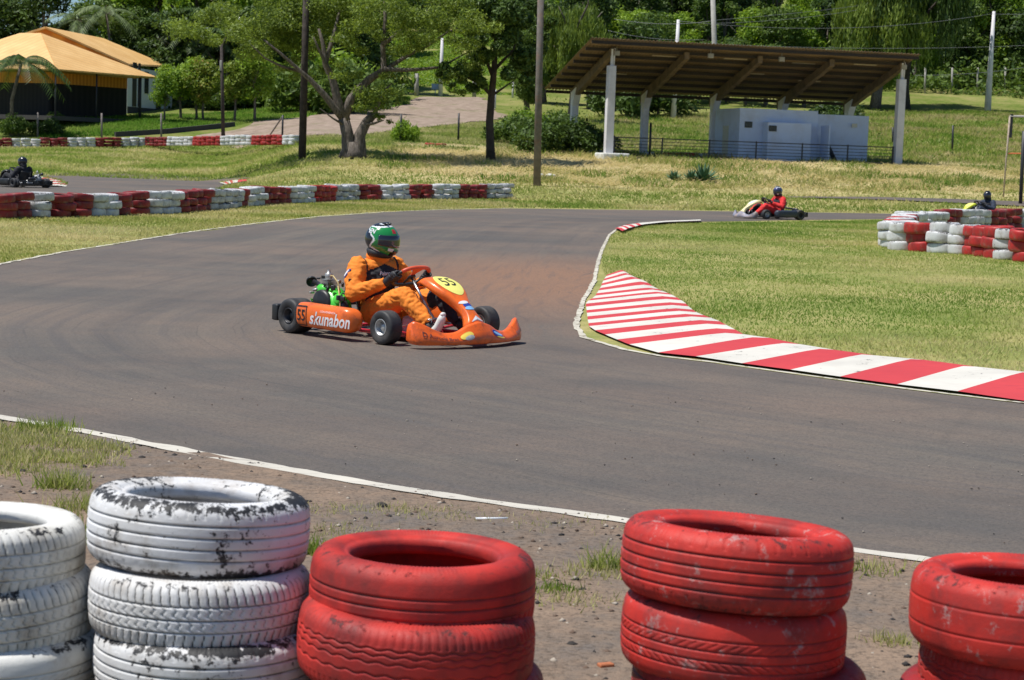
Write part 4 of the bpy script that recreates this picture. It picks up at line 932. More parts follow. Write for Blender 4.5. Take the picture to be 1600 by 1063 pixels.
    for j in range(ne):
        el=-62+152*(j+.5)/ne
        for i in range(na):
            az=-180+360*(i+.5)/na; a_=abs(az); k=0
            edge=interp(el,[-60,-42,-30,-18,-2,6,20,40,60],[80,98,128,118,104,106,125,158,181])
            if a_>edge: k=2
            elif a_>edge-(9 if el>-28 else 24) and el<50: k=1
            if el>50+6*math.cos(rad(az)): k=1
            if el>57+8*math.cos(rad(az)): k=2
            if 68<el<78 and 20<a_<120: k=1
            if el<-34 and a_<30: k=2
            if -30<el<-22 and 18<a_<40: k=1
            if 28<el<46 and 8<a_<26: k=3
            fs.append((j*na+i,j*na+(i+1)%na,(j+1)*na+(i+1)%na,(j+1)*na+i)); mi.append(k)
    n0=len(m.v); m.v+=[tuple(v) for v in vs]; m.f+=fs; m.m+=mi; m.sm+=[True]*len(fs)
    ho=m.build('helmet',pal['helmet'],D)
    m=MB(); m.grid(lambda u,v: Mh@HS(rad(-82+164*u),rad(-17+ (38)*v-(0 if 0 else 0)),.0035+.002*math.sin(math.pi*v)),40,12); m.build('visor',VIS,ho,solid=.003)
    m=MB(); m.grid(lambda u,v: Mh@HS(rad(-22+44*u),rad(-40+14*v),.004),10,5); m.build('chin_vent',HB,ho,solid=.003)
    m=MB(); 
    for yy in(-.03,.03): m.ell(Mh@Vector((.02,yy,.135)),(.045,.014,.012))
    m.build('top_vent',HB,ho)
    if detail:
        m=MB(); V_,F_=text_tris('EN',1,.2,.03); pts=[Mh@HS(rad(-118+26*x),rad(30+24*y),.003) for x,y,_ in V_]; m.add(pts,F_,0,False); m.build('helmet_lettering',HW,ho)
        # sleeve patch on the right upper arm and name on the chest
        S_=Vector((-.22,-.195,.555)); E=Vector((-.115,-.325,.345)); ax=(E-S_).normalized(); out=Vector((-.12,-.9,.15)); out=(out-ax*out.dot(ax)).normalized(); side=ax.cross(out)
        q=S_.lerp(E,.42)+out*.086
        for nm_,w_,h_,of,mt in(('sleeve_patch',.046,.021,.003,BLU),('patch_band',.036,.011,.006,WHT)):
            m=MB(); pts=[];f_=[]
            for k in range(20):
                t=2*math.pi*k/20; d=(-side*.85+ax*-.5).normalized(); e=out.cross(d); a_=w_*math.cos(t);b_=h_*math.sin(t); pts.append(q+d*a_+e*b_+out*(of+.006-9*(a_*a_*.35+b_*b_*.3)))
            pts2=[p-out*.008 for p in pts]; m.loft([pts2,pts],smooth=False); m.build(nm_,mt,D)
        m=MB(); V_,F_=text_tris('Pajaro',.045,.2,.001); m.add([Vector((-.055-.6*abs(y_-.0)*0+.0,x-.045,.505+y_))+Vector((-.25*max(0,(y_)),0,0)) for x,y_,_ in V_],F_,0,False); m.build('chest_lettering',WHT,D)
    return D
kp={'nose':ORG2,'fair':ORG,'pod':ORG,'frame':REDF,'disc':YEL,'eng':GRN,'wheel':simple('orange_wheel_top',(.72,.10,.04),.45,.08)}
RRp=P(459,521);RFp=P(604,540); ang=rad(-45); fw=Vector((math.cos(ang),math.sin(ang),0)); lf=Vector((-math.sin(ang),math.cos(ang),0))
kc=(RRp+RFp)/2+lf*.55*1.07+Vector((.008,0,0)); kc.z=.008
make_kart(kc,ang,kp,'orange racing kart numbered 55 in the middle of the track')
make_driver(kc,ang,{'suit':SUITO,'suit2':SUITB,'boot':simple('white_boot',(.70,.70,.66),.5),'helmet':[HG,HW,HB,HR]},'driver in orange racing suit and green helmet steering the orange kart numbered 55',detail=True)
# kart 2, red suit
cream=simple('cream_plastic',(.80,.80,.62),.4); yo=simple('yellow_orange_plastic',(.85,.42,.10),.4); grs=simple('dark_blue_grey',(.04,.05,.07),.45); ltg=simple('light_grey_plastic',(.4,.42,.44),.4)
redsuit=simple('red_suit_cloth',(.75,.03,.03),.8,.1,bump=.2); blks=SUITB
q=P(1206,342.5); q.z=.01
make_kart(q,rad(205),{'nose':simple('blue_grey_plastic',(.22,.22,.27),.45,.5,scale=3,dirt=((.75,.45,.2),.8)),'fair':simple('cream_yellow_panel',(.84,.70,.38),.4,.25,scale=3),'pod':grs,'frame':BLK,'disc':cream,'eng':grs,'wheel':BLK},'small far kart with cream and yellow nose before the right bend',deco=False)
make_driver(q,rad(205),{'suit':redsuit,'suit2':blks,'boot':BLK,'helmet':[simple('helmet_slate',(.05,.06,.12),.2,coat=.6),HW,HB,simple('helmet_violet',(.10,.10,.35),.3)]},'driver in bright red suit and dark helmet seated in the far kart',detail=False)
q=P(30,293.5); q.z=.02
make_kart(q,rad(142),{'nose':BLK,'fair':BLK,'pod':BLK,'frame':DRK,'disc':YEL,'eng':ltg,'wheel':BLK},'black kart seen from behind on the far left loop of track',deco=False,scale=1.12)
make_driver(q,rad(142),{'suit':SUITB,'suit2':SUITB,'boot':BLK,'helmet':[HB,HB,HB,simple('helmet_maroon',(.12,.02,.02),.3)]},'driver in black suit and black helmet in the kart at far left',detail=False,scale=1.12)
q=Q(1536,334,66); q.z=.01
make_kart(q,rad(214),{'nose':DYEL,'fair':simple('lime_plastic',(.6,.65,.05),.4),'pod':BLK,'frame':DRK,'disc':YEL,'eng':ltg,'wheel':BLK},'black and lime kart half hidden behind the right tyre barrier',deco=False)
make_driver(q,rad(214),{'suit':simple('navy_suit',(.03,.04,.07),.8),'suit2':SUITB,'boot':BLK,'helmet':[HB,HB,HB,HB]},'driver in dark suit and black helmet behind the right tyre barrier',detail=False)
# ================================================================== TREES
def leaves(clumps,n,size,seed,flat=.0,droop=0.0,asp=.55):
    r=np.random.default_rng(seed); C=np.array([c for c,_ in clumps],float);R=np.array([q for _,q in clumps],float)
    w=(R[:,0]*R[:,1]+R[:,0]*R[:,2]+R[:,1]*R[:,2]); k=r.choice(len(C),n,p=w/w.sum())
    d=r.normal(size=(n,3)); d/=np.linalg.norm(d,axis=1)[:,None]; rr=(.35+.65*r.random(n)**.45)*(1+.18*r.normal(size=n)); pos=C[k]+d*R[k]*rr[:,None]
    if droop: pos[:,2]-=droop*r.random(n)**2
    nn=d*.6+r.normal(size=(n,3))*.75+np.array([0,0,.5+flat]); nn/=np.linalg.norm(nn,axis=1)[:,None]
    a=np.cross(nn,r.normal(size=(n,3))); a/=np.linalg.norm(a,axis=1)[:,None]; b=np.cross(nn,a)
    if droop: a=np.tile(np.array([0,0,-1.0]),(n,1))+r.normal(size=(n,3))*.25; b=np.cross(nn,a); b/=np.linalg.norm(b,axis=1)[:,None]+1e-6
    s=size*(.55+.9*r.random(n)); a=a*s[:,None];b=b*(s*asp)[:,None]
    V=np.stack([pos-a,pos+b*.8-a*.1,pos+a,pos-b*.8+a*.1],1).reshape(-1,3); F=np.arange(4*n).reshape(-1,4); return V,F
LD=leafmat('foliage_dark',(.018,.045,.009),(.105,.170,.035),trans=.25); LM=leafmat('foliage_mid',(.035,.075,.012),(.16,.24,.045),trans=.3)
LBR=leafmat('foliage_bright',(.08,.17,.012),(.30,.43,.045),trans=.35); LG=leafmat('foliage_greyish',(.055,.09,.035),(.22,.29,.12),trans=.25); LO=leafmat('foliage_olive',(.058,.10,.015),(.26,.34,.06),trans=.35)
LT=leafmat('foliage_russet_tips',(.08,.14,.015),(.27,.34,.05),tip=(.50,.24,.10),trans=.3); LR=leafmat('foliage_russet',(.10,.09,.02),(.34,.20,.07),trans=.3)
bk=NT('bark'); oc=bk.co(); v=bk.noise(bk.map(oc,(6,6,1.6)),2.2,6,.7); col=bk.ramp(v,[(.3,(.05,.04,.034)),(.5,(.14,.118,.10)),(.72,(.29,.25,.215))]); bk.bump(v,.8,.05); BARK=bk.fin(col,.9,.2)
BARKD=simple('bark_dark',(.055,.042,.033),.9,.5,scale=3,bump=.6)
def crown_variant(kind,seed):
    r=random.Random(seed); cl=[]
    if kind=='round':
        for i in range(26):
            t=r.uniform(0,6.28);h=r.uniform(-1,1);q=math.sqrt(max(0,1-h*h))*r.uniform(.45,1.0); c=(3.3*q*math.cos(t),3.3*q*math.sin(t),5.2+3.2*h); s=r.uniform(.9,1.7); cl.append((c,(s,s,s*.75)))
        V,F=leaves(cl,8500,.21,seed)
    elif kind=='tall':
        for i in range(30):
            t=r.uniform(0,6.28);h=r.random();q=(1-abs(h-.45)*1.1)*r.uniform(.3,1.0); c=(2.9*q*math.cos(t),2.9*q*math.sin(t),3.0+10*h); s=r.uniform(.8,1.4); cl.append((c,(s,s,s*.9)))
        V,F=leaves(cl,9000,.20,seed)
    elif kind=='flat':
        for i in range(34):
            t=r.uniform(0,6.28);q=r.random()**.6; c=(5.2*q*math.cos(t),5.2*q*math.sin(t),6.6+1.6*(1-q*q)+r.uniform(-.9,.5)); s=r.uniform(.8,1.5); cl.append((c,(s,s,s*.42)))
        V,F=leaves(cl,9000,.19,seed,.5)
    elif kind=='weeping':
        for i in range(30):
            t=r.uniform(0,6.28);q=r.random()**.6; c=(4.6*q*math.cos(t),4.6*q*math.sin(t),9.2+2.5*(1-q*q)+r.uniform(-2.5,.8)); s=r.uniform(.7,1.2); cl.append((c,(s,s,s*1.2)))
        V,F=leaves(cl,15000,.26,seed,0,3.6,.28)
    elif kind=='small':
        for i in range(17):
            t=r.uniform(0,6.28);h=r.uniform(-1,1);q=math.sqrt(max(0,1-h*h))*r.uniform(.4,1.0); c=(1.25*q*math.cos(t),1.25*q*math.sin(t),3.0+1.25*h); s=r.uniform(.40,.75); cl.append((c,(s,s,s*.85)))
        V,F=leaves(cl,4200,.115,seed)
    elif kind=='bush':
        for i in range(16):
            t=r.uniform(0,6.28);q=r.random()**.6; c=(1.3*q*math.cos(t),1.3*q*math.sin(t),.5+.9*(1-q*q)*r.random()); s=r.uniform(.35,.65); cl.append((c,(s,s,s*.9)))
        V,F=leaves(cl,3600,.10,seed)
    return V,F
def trunk_mb(kind,seed):
    r=random.Random(seed*3+1); m=MB()
    H0={'round':4.0,'tall':7,'flat':5.2,'weeping':8,'small':2.2,'bush':.4}[kind]; R0={'round':.26,'tall':.24,'flat':.3,'weeping':.42,'small':.09,'bush':.05}[kind]
    pts=[(0,0,-.3)];x=y=0
    for i in range(1,6): x+=r.uniform(-.12,.12)*H0/5;y+=r.uniform(-.12,.12)*H0/5; pts.append((x,y,H0*i/5))
    m.tube(pts,[R0*1.35,R0*1.05,R0*.95,R0*.85,R0*.75,R0*.6],9)
    sp={'round':3,'tall':2.2,'flat':4.5,'weeping':3.6,'small':1.0,'bush':.9}[kind]
    for i in range(7):
        t=i*6.28/7+r.uniform(-.3,.3); k=pts[3+i%3]; q=r.uniform(.6,1.0)*sp; hh=H0*r.uniform(.35,.75)
        m.tube([k,(k[0]+q*.35*math.cos(t),k[1]+q*.35*math.sin(t),k[2]+hh*.45),(k[0]+q*.75*math.cos(t+.2),k[1]+q*.75*math.sin(t+.2),k[2]+hh*.8),(k[0]+q*math.cos(t+.1),k[1]+q*math.sin(t+.1),k[2]+hh)],[R0*.5,R0*.36,R0*.22,R0*.08],6)
    return m
PROT={}
def proto(kind,v):
    if (kind,v) not in PROT:
        V,F=crown_variant(kind,v*7+hash(kind)%1 + {'round':1,'tall':2,'flat':3,'weeping':4,'small':5,'bush':6}[kind]*100)
        o=npmesh('crown',V,F,LM); cm=o.data; bpy.data.objects.remove(o); tm=trunk_mb(kind,v).mesh('trunk'); tm.materials.append(BARK)
        PROT[(kind,v)]=(cm,tm)
    return PROT[(kind,v)]
def tree(kind,v,loc,sc,mat,label,name='tree',cat='tree',group=None,rz=None,sz=None,bark=None):
    cm,tm=proto(kind,v); e=empty(name,loc,rz if rz is not None else rng.uniform(0,6.28),label,cat,group,sc)
    if sz: e.scale=(sc,sc,sz)
    a=link('crown',cm,e); a.material_slots[0].link='OBJECT'; a.material_slots[0].material=mat
    b=link('trunk',tm,e)
    if bark: b.material_slots[0].link='OBJECT'; b.material_slots[0].material=bark
    return e
def G(px,Y): 
    x=(px-800)/SPX(Y)+.035*0; return Vector((x,Y,h1(x,Y)))
rt=random.Random(12)
# the wood on the hillside, in rows
LAND=[(100,'left behind the yellow roof'),(280,'right behind the yellow roof'),(460,'above the young round trees'),(640,'behind the big spreading tree'),(800,'above the gate'),(960,'left of the shelter'),(1120,'over the shelter roof, left'),(1280,'over the shelter roof, middle'),(1440,'over the shelter roof, right'),(9999,'by the white pole')]
tone={'foliage_dark':'dark green','foliage_mid':'mid green','foliage_bright':'bright green','foliage_greyish':'grey green','foliage_olive':'olive green'}
CNT={}
def wood(px,Y,kind,v,sc,mat,row,sz=None):
    land=next(n for x,n in LAND if px<x); k=(row,land); CNT[k]=CNT.get(k,0)+1
    lab=f"{tone[mat.name]} tree, {row} row of the wood, {ORD[CNT[k]-1] if CNT[k]<=12 else str(CNT[k])+'th'} {land}"
    tree(kind,v,G(px,Y),sc,mat,lab,'forest_tree','tree','trees of the wood on the hill',sz=sz)
def rows(row,Y,x0,x1,step,kinds,scs,mats,skip=(),tall=lambda px:1):
    px=x0
    while px<x1:
        if not any(a<px<b for a,b in skip):
            q=px+rt.uniform(-.3,.3)*step; s=rt.uniform(*scs)*tall(q)
            wood(q,Y+rt.uniform(-5,5),rt.choice(kinds),rt.randrange(3),s,rt.choice(mats),row)
        px+=step
rows('front',176,838,1010,34,['round','tall'],(.62,.95),[LM,LD,LG,LM],())
rows('front',190,1010,1360,34,['round','flat','round'],(.50,.72),[LM,LBR,LD,LM,LG],())
rows('front',215,1470,1760,36,['round','tall'],(.80,1.05),[LD,LM,LD,LM])
rows('middle',214,800,1760,36,['round','tall','round'],(.75,1.05),[LD,LM,LM,LBR,LD],())
rows('back',243,780,1800,38,['round','tall'],(.95,1.25),[LD,LM,LBR,LM,LD,LG])
rows('back',268,530,800,34,['round','round'],(.95,1.2),[LM,LM,LBR,LD])
rows('rearmost',300,540,1900,50,['round','tall'],(1.4,1.8),[LD,LM,LD])
tl=lambda px: .66 if px<105 else (.62 if px<150 else 1.0)
rows('front',166,-60,560,40,['round','round','flat'],(.84,1.0),[LD,LD,LM],(),tl)
rows('middle',190,-90,600,42,['round','tall'],(.85,1.05),[LD,LM,LBR,LD],(),lambda px:.50 if px<110 else (.60 if px<150 else 1.08))
rows('back',232,200,600,45,['round','tall'],(1.1,1.35),[LD,LM,LD],(),lambda px:1)
def undergrowth(name,px0,px1,Y0,Y1,n,h,size,mat,seed,lab,skip=None):
    r=np.random.default_rng(seed); Yv=r.uniform(Y0,Y1,n); px=r.uniform(px0,px1,n); x=(px-800)/FPX*Yv; cl=vnoise(x,Yv,4.0,seed); k=cl>.30
    if skip is not None: k&=~((px>skip[0])&(px<skip[1])&(Yv<skip[2]))
    if name=='slope_scrub': k&=vnoise(x,Yv,1.5,seed+2)>.62
    x=x[k];Yv=Yv[k];cl=cl[k];m=len(x); z=H(x,Yv)+h*(cl-.25)*1.6*r.random(m)**.6
    nn=r.normal(size=(m,3))+np.array([0,-.3,.9]); nn/=np.linalg.norm(nn,axis=1)[:,None]; a=np.cross(nn,r.normal(size=(m,3))); a/=np.linalg.norm(a,axis=1)[:,None]; b=np.cross(nn,a)
    s_=size*(.5+r.random(m)); a*=s_[:,None]; b*=(s_*.6)[:,None]; p=np.stack([x,Yv,z],1); V=np.stack([p-a,p+b,p+a,p-b],1).reshape(-1,3)
    tag(npmesh(name,V,np.arange(4*m).reshape(-1,4),mat),lab,None,None,'stuff')
undergrowth('undergrowth',790,1800,203,290,120000,3.2,.24,LM,31,'dense undergrowth between the trees of the wood',None)
undergrowth('undergrowth',-150,600,158,230,70000,2.6,.22,LD,32,'dark undergrowth behind the house and the young trees',None)
undergrowth('slope_scrub',780,1760,112,190,24000,.35,.085,LO,33,'low scrub and weeds on the slope behind the shelter',None)
undergrowth('meadow_herbs',560,800,190,262,40000,.5,.13,LBR,34,'bright herbs on the meadow beyond the gate',None)
wood(225,174,'flat',1,1.45,LBR,'front'); wood(300,172,'flat',0,1.35,LBR,'front')
wood(62,163,'tall',1,.82,LD,'front'); wood(12,166,'round',0,.92,LD,'front'); wood(-20,165,'round',1,1.0,LD,'front')
# trees with a place of their own
q=P(1414,171); tree('weeping',0,q,1.15,LD,'huge dark drooping tree behind the right end of the shelter','weeping_tree',group=None,sz=1.35,bark=BARKD)
tree('weeping',1,G(1350,187),1.05,LO,'olive drooping tree left of the huge dark tree','weeping_tree')
tree('weeping',2,G(1490,226),1.3,LD,'dark drooping tree between the huge dark tree and the white pole','weeping_tree')
tree('weeping',1,G(880,150),.72,LO,'yellow green drooping tree just left of the shelter','weeping_tree')
tree('bush',0,G(965,160),2.2,LD,'dark hedge bush behind the left posts of the shelter','bush','bush'); tree('bush',1,G(1015,163),2.3,LD,'dark rounded hedge bush behind the second post of the shelter','bush','bush')
tree('bush',2,G(1290,150),1.6,LD,'dark bush behind the right half of the shed roof','bush','bush')
tree('bush',1,G(1185,140),1.3,LD,'low dark bush seen just over the shed','bush','bush',sz=.7)
for k,(px,py,s,mt,lab) in enumerate([(800,226,1.15,LM,'round green bush left of the concrete pole'),(845,240,1.25,LD,'dark bush behind the foot of the concrete pole'),(888,240,1.2,LD,'dark bush at the left front of the shelter'),(930,238,.9,LD,'small dark bush beside the white shelter post'),(820,215,1.1,LBR,'bright green bush rising behind the concrete pole'),(872,216,1.1,LM,'mid green bush below the left end of the shelter roof')]):
    tree('bush',k%3,P(px,py),s,mt,lab,'bush','bush','bushes around the concrete pole')
tree('bush',1,P(635,224),.55,LBR,'small bright green bush by the fence post','bush','bush',sz=.85); tree('bush',2,P(1172,212),.6,LO,'scrubby bush left of the white shed','bush','bush')
for k,(px,Y,s,mt,lab) in enumerate([(470,150,2.6,LM,'mid green thicket left behind the big spreading tree'),(510,158,3.0,LBR,'bright green thicket just left behind the forked trunk'),(545,150,2.6,LM,'mid green thicket right behind the forked trunk'),(520,172,4.0,LM,'tall green thicket high behind the forked trunk'),(455,170,4.2,LBR,'tall bright thicket left of the dark pole'),(400,165,3.6,LM,'tall mid green thicket over the young trees')]):
    tree('bush',k%3,G(px,Y),s,mt,lab,'bush','bush','thickets behind the big spreading tree')
# young round trees by the house
for k,(px,py,s,mt,lab) in enumerate([(257,190,.80,LBR,'small round tree nearest the white house wall'),(283,188,1.10,LBR,'bright green round tree, second in the row from the house'),(307,189,1.0,LBR,'bright round tree, third in the row from the house'),(317,191,1.0,LT,'round tree with russet top just left of the lamp post'),(366,192,1.05,LT,'russet tipped round tree just right of the lamp post'),(398,190,1.12,LBR,'last round tree of the row, right of the lamp post')]):
    q=P(px,py); tree('small',k,q,s,mt,lab,'young_tree','tree','young round trees beside the house')
for k,(px,py,s,mt,lab) in enumerate([(432,166,1.9,LM,'tall rounded green shrub left of the dark pole'),(462,168,1.8,LG,'greyish green shrub behind the dark pole'),(405,170,1.4,LBR,'bright shrub behind the young trees'),(495,166,1.6,LM,'green shrub between the dark pole and the big tree'),(330,172,1.3,LM,'low green shrub under the young trees')]):
    tree('bush',k%3,P(px,py),s,mt,lab,'bush','bush','shrubs behind the young trees')
# the big spreading tree
fb=P(555,248); Yf=fb.y; sf=SPX(Yf)
def FQ(px,py,dy=0): return Q(px,py,Yf+dy)-fb
m=MB(); R1=.5
m.tube([FQ(540,252),FQ(545,235),FQ(543,210),FQ(537,185)],[.43,.35,.29,.26],14); m.tube([FQ(560,252,.1),FQ(562,235),FQ(562,212),FQ(572,192),FQ(585,178)],[.41,.32,.27,.23,.18],12); m.tube([FQ(553,252,-.2),FQ(553,238),FQ(552,222)],[.55,.44,.36],12)
br=[([(540,190),(528,160),(520,125),(508,100),(505,70),(498,45)],.36,0),([(540,190),(525,172),(508,150),(485,125),(470,112),(440,85),(412,62)],.28,-1.2),([(537,185),(546,160),(558,140),(585,120),(610,104),(640,85),(668,72)],.33,1),([(537,185),(548,155),(575,125),(600,108),(598,70),(602,30),(600,-10)],.34,.8),([(600,108),(635,110),(662,108),(690,105),(712,92),(735,80)],.16,1.2),([(520,125),(508,98),(497,75),(490,58)],.16,-.6),([(585,178),(592,160),(598,145),(612,130)],.18,.4),([(565,196),(585,193),(600,188)],.14,-.8),([(508,100),(520,60),(530,20),(535,-20)],.18,1.6),([(598,70),(625,50),(650,28),(680,10)],.15,2),([(470,112),(440,104),(415,92),(392,70)],.12,-2.2),([(668,72),(700,50),(730,40)],.1,1.6),([(545,200),(520,185),(500,170)],.10,-1)]
for pts,r0,dy in br:
    n=len(pts); m.tube([FQ(a,b,dy*i/(n-1)) for i,(a,b) in enumerate(pts)],[r0*.72*(1-.78*i/(n-1)) for i in range(n)],9)
root=empty('spreading_tree',fb,0,'big spreading tree with forked pale trunk behind the tyre barrier','tree'); m.build('trunk',BARK,root)
cl=[];r=random.Random(8)
pads=[(455,30,45),(480,72,34),(545,62,36),(430,40,45),(530,5,50),(575,-15,55),(650,-20,55),(480,-10,55),(410,-10,50),(700,0,45),(470,120,26),(450,100,28),(620,75,26),(505,110,20),(560,115,20),(300,35,40),(340,20,45),(385,45,50),(420,25,50),(400,75,38),(445,55,45),(330,60,32),(470,20,45),(500,50,35),(520,15,50),(560,30,45),(590,10,50),(560,75,22),(620,35,45),(660,20,50),(640,70,38),(690,45,45),(725,35,40),(720,70,34),(755,50,32),(770,35,30),(520,100,24),(600,60,26),(575,150,32),(600,140,28),(560,165,24),(588,165,24),(535,120,22),(612,118,22),(595,186,14),(608,190,10),(700,120,24),(735,115,26),(715,140,18),(745,95,24),(480,90,22)]
for px,py,w in pads:
    for k in range(5 if w>28 else 3):
        x=px+r.uniform(-.55,.55)*w;y=py+r.uniform(-.30,.30)*w; cl.append((tuple(FQ(x,y,(r.uniform(1.2,4.2) if 425<x<525 else r.uniform(-3.2,3.2)*w/45))),(w/sf*r.uniform(.35,.6),w/sf*r.uniform(.4,.8),w/sf*r.uniform(.20,.42))))
V,F=leaves(cl,56000,.085,77,.3,0,.5); npmesh('crown',V,F,LO,parent=root)
# second tree, thin trunk
tb=P(767,252); Y2=tb.y; 
def TQ(px,py,dy=0): return Q(px,py,Y2+dy)-tb
m=MB(); m.tube([TQ(767,255),TQ(766,225),TQ(765,190),TQ(768,150),TQ(772,110),TQ(775,60),TQ(778,10)],[.26,.21,.19,.18,.15,.11,.06],10)
for pts,r0 in [([(768,150),(752,132),(728,120),(705,112)],.1),([(770,120),(758,90),(752,60)],.1),([(772,110),(800,80),(815,50)],.09),([(768,150),(790,135),(805,125)],.07)]:
    m.tube([TQ(a,b) for a,b in pts],[r0*(1-.7*i/(len(pts)-1)) for i in range(len(pts))],7)
root=empty('slender_tree',tb,0,'slender dark tree between the big spreading tree and the concrete pole','tree'); m.build('trunk',BARKD,root); cl=[]
for px,py,w in [(790,40,45),(820,20,40),(760,20,40),(800,85,38),(825,70,34),(805,115,26),(740,50,30),(730,105,26),(700,110,20),(745,128,22),(830,110,22),(715,125,16),(790,5,50),(850,45,24),(755,85,24)]:
    for k in range(5): cl.append((tuple(TQ(px+r.uniform(-.6,.6)*w,py+r.uniform(-.5,.5)*w,r.uniform(-2,2))),(w/SPX(Y2)*.38,w/SPX(Y2)*.38,w/SPX(Y2)*.30)))
V,F=leaves(cl,26000,.11,78,.2); npmesh('crown',V,F,LD,parent=root)
for k,(px,py,hp) in enumerate([(820,182,95),(826,180,90)]):
    q=P(px,py); e=tree('tall',k,q,.5,LM,['thin tree with bare double stem left of the concrete pole','thin pale stem tree right behind the concrete pole'][k],'thin_tree','tree')
# palms
def palm(px,py_top,Y,label,h=None,fl=2.6,lean=0,mat=LG,n=13,base=None):
    g=base or G(px,Y); top=Q(px,py_top,g.y) ; hh=top.z-g.z; e=empty('palm_tree',g,0,label,'palm tree','palm trees around the house'); m=MB()
    m.tube([(0,0,-.2),(lean*.3,0,hh*.5),(top.x-g.x,0,hh)],[.16,.12,.10],8); m.build('trunk',BARK,e)
    r=np.random.default_rng(int(px)+5); Vs=[]; m2=MB()
    for k in range(n):
        t=k*2.4; up=r.uniform(.1,1.15); L=fl*r.uniform(.8,1.1); pts=[]
        for i in range(14):
            s=i/13; pts.append(np.array([math.cos(t)*L*s*math.cos(up*(1-s*.7)),math.sin(t)*L*s*math.cos(up*(1-s*.7)),L*(math.sin(up)*s-.95*s*s)]))
        pts=np.array(pts)+np.array([top.x-g.x,0,hh])
        for i in range(2,13):
            d=pts[i+1]-pts[i-1];d/=np.linalg.norm(d); sd=np.cross(d,[0,0,1]); sd/=np.linalg.norm(sd)+1e-6
            for s in(-1,1):
                for h_ in(0,.5):
                    p=pts[i]*(1-h_)+pts[min(i+1,13)]*h_; ll=.62*fl/2.6*math.sin(math.pi*(i+.5)/14.5)**.5; tip=p+sd*s*ll*.75+d*ll*.35+np.array([0,0,-ll*.45]); Vs+= [p-d*.06,p+d*.06,tip]
        m2.tube([Vector(q) for q in pts[::3]],[.03,.022,.015,.01,.006][:len(pts[::3])],5)
    V=np.array(Vs); o=npmesh('frond',V,np.arange(len(V)).reshape(-1,3),mat,parent=e); o['kind']='stuff'; m2.build('frond_stems',BARK,e)
palm(33,100,0,'palm with green fronds in front of the yellow roof at far left',mat=LD,base=P(18,212),fl=3.7,n=17)
palm(122,34,162,'grey green palm rising just behind the roof peak',fl=3.0); palm(166,22,162,'taller grey palm right of the roof peak',fl=3.2); palm(303,56,162,'palm behind the young round trees',fl=3.2); palm(345,72,162,'low grey palm right of the lamp post',fl=2.8)
# bushes in the shade by the house
for k,(px,py,s,mt,lab) in enumerate([(28,212,.9,LM,'leafy bush at the foot of the left palm'),(72,212,.75,LD,'dark bush between palm and first fence post'),(84,196,.6,LM,'low bush in front of the dark veranda')]): tree('bush',k,P(px,py),s,mt,lab,'bush','bush','bushes before the house')
# agaves on the bank
def agave(px,py,s,lab):
    q=P(px,py); e=empty('agave',q,0,lab,'agave plant','agaves on the hay bank',s); m=MB()
    for k in range(26):
        t=k*2.4;up=.25+1.1*((k*7)%26)/26; L=.62; d=Vector((math.cos(t)*math.cos(up),math.sin(t)*math.cos(up),math.sin(up))); sd=Vector((-math.sin(t),math.cos(t),0)); n_=d.cross(sd)
        m.add([sd*-.05,sd*.05,d*L*.5+sd*.055-n_*.03,d*L+Vector((0,0,-.04)),d*L*.5-sd*.055-n_*.03,d*L*.5-n_*.0],[(0,1,2,5),(0,5,4),(5,2,3),(5,3,4)],0,False)
    m.build('leaf_rosette',simple('agave_leaf',(.07,.15,.07),.5,.25) if 'agave_leaf' not in bpy.data.materials else bpy.data.materials['agave_leaf'],e)
agave(1099,283,1.5,'large dark green agave on the hay bank below the shelter'); agave(1080,281,.9,'small agave left of the large one'); agave(1053,282,.9,'pale small agave farther left on the hay bank'); agave(1592,0+278,.8,'small agave at the right edge of the hay bank') if False else None

# ================================================================== STRUCTURES
CONC=simple('concrete_pole',(.40,.38,.35),.85,.15,scale=3,dirt=((.2,.18,.15),.6)); CONCD=simple('weathered_pole',(.16,.14,.125),.9,.3,scale=4,dirt=((.3,.1,.05),.4)); WOODP=simple('dark_wood_pole',(.055,.042,.038),.9,.45,scale=5,bump=.5)
WHC=simple('whitewashed_concrete',(.74,.72,.74),.8,.06,scale=2,dirt=((.45,.40,.38),.5)); GREYM=simple('dark_steel',(.03,.03,.035),.5,.2); FPST=simple('fence_post_grey',(.22,.19,.18),.9,.3)
def pole(name,px,py,px2,py2,r0,r1,mat,label,cat='pole',group=None,seg=10,arms=None,base=None):
    b=base or P(px,py); t=Q(px2,py2,b.y); m=MB(); d=t-b; m.tube([(0,0,-.3),d*.5,d],[r0,(r0+r1)/2,r1],seg)
    e=empty(name,b,0,label,cat,group); m.build('post',mat,e)
    if arms: arms(e,d)
    return e
def lamp_arms(e,d):
    m=MB(); s=SPX(e.location.y); L=d+Vector((-8/s*1.2,0,.35)); 
    A=Q(318,58,e.location.y)-Vector(e.location); B=Q(376,30,e.location.y)-Vector(e.location)
    m.tube([d-Vector((0,0,.2)),d+(A-d)*.5+Vector((0,0,.3)),A],.045,6); m.tube([d-Vector((0,0,.2)),d+(B-d)*.4+Vector((0,0,.5)),B],.045,6); m.build('arm',FPST,e)
    for q in(A,B):
        m=MB(); m.ell(q,(.20,.14,.14)); m.build('lamp_globe',simple('lamp_globe_white',(.8,.8,.8),.3),e)
    m=MB(); m.box(d-Vector((0,.05,1.4)),(.16,.12,.7),ch=.03); m.build('fuse_box',CONC,e)
pole('wooden_pole',472,249,480,-60,.19,.15,WOODP,'tall dark wooden pole left of the big spreading tree')
pole('concrete_pole',839,291,846,-60,.165,.13,CONCD,'tall grey concrete pole standing before the bushes')
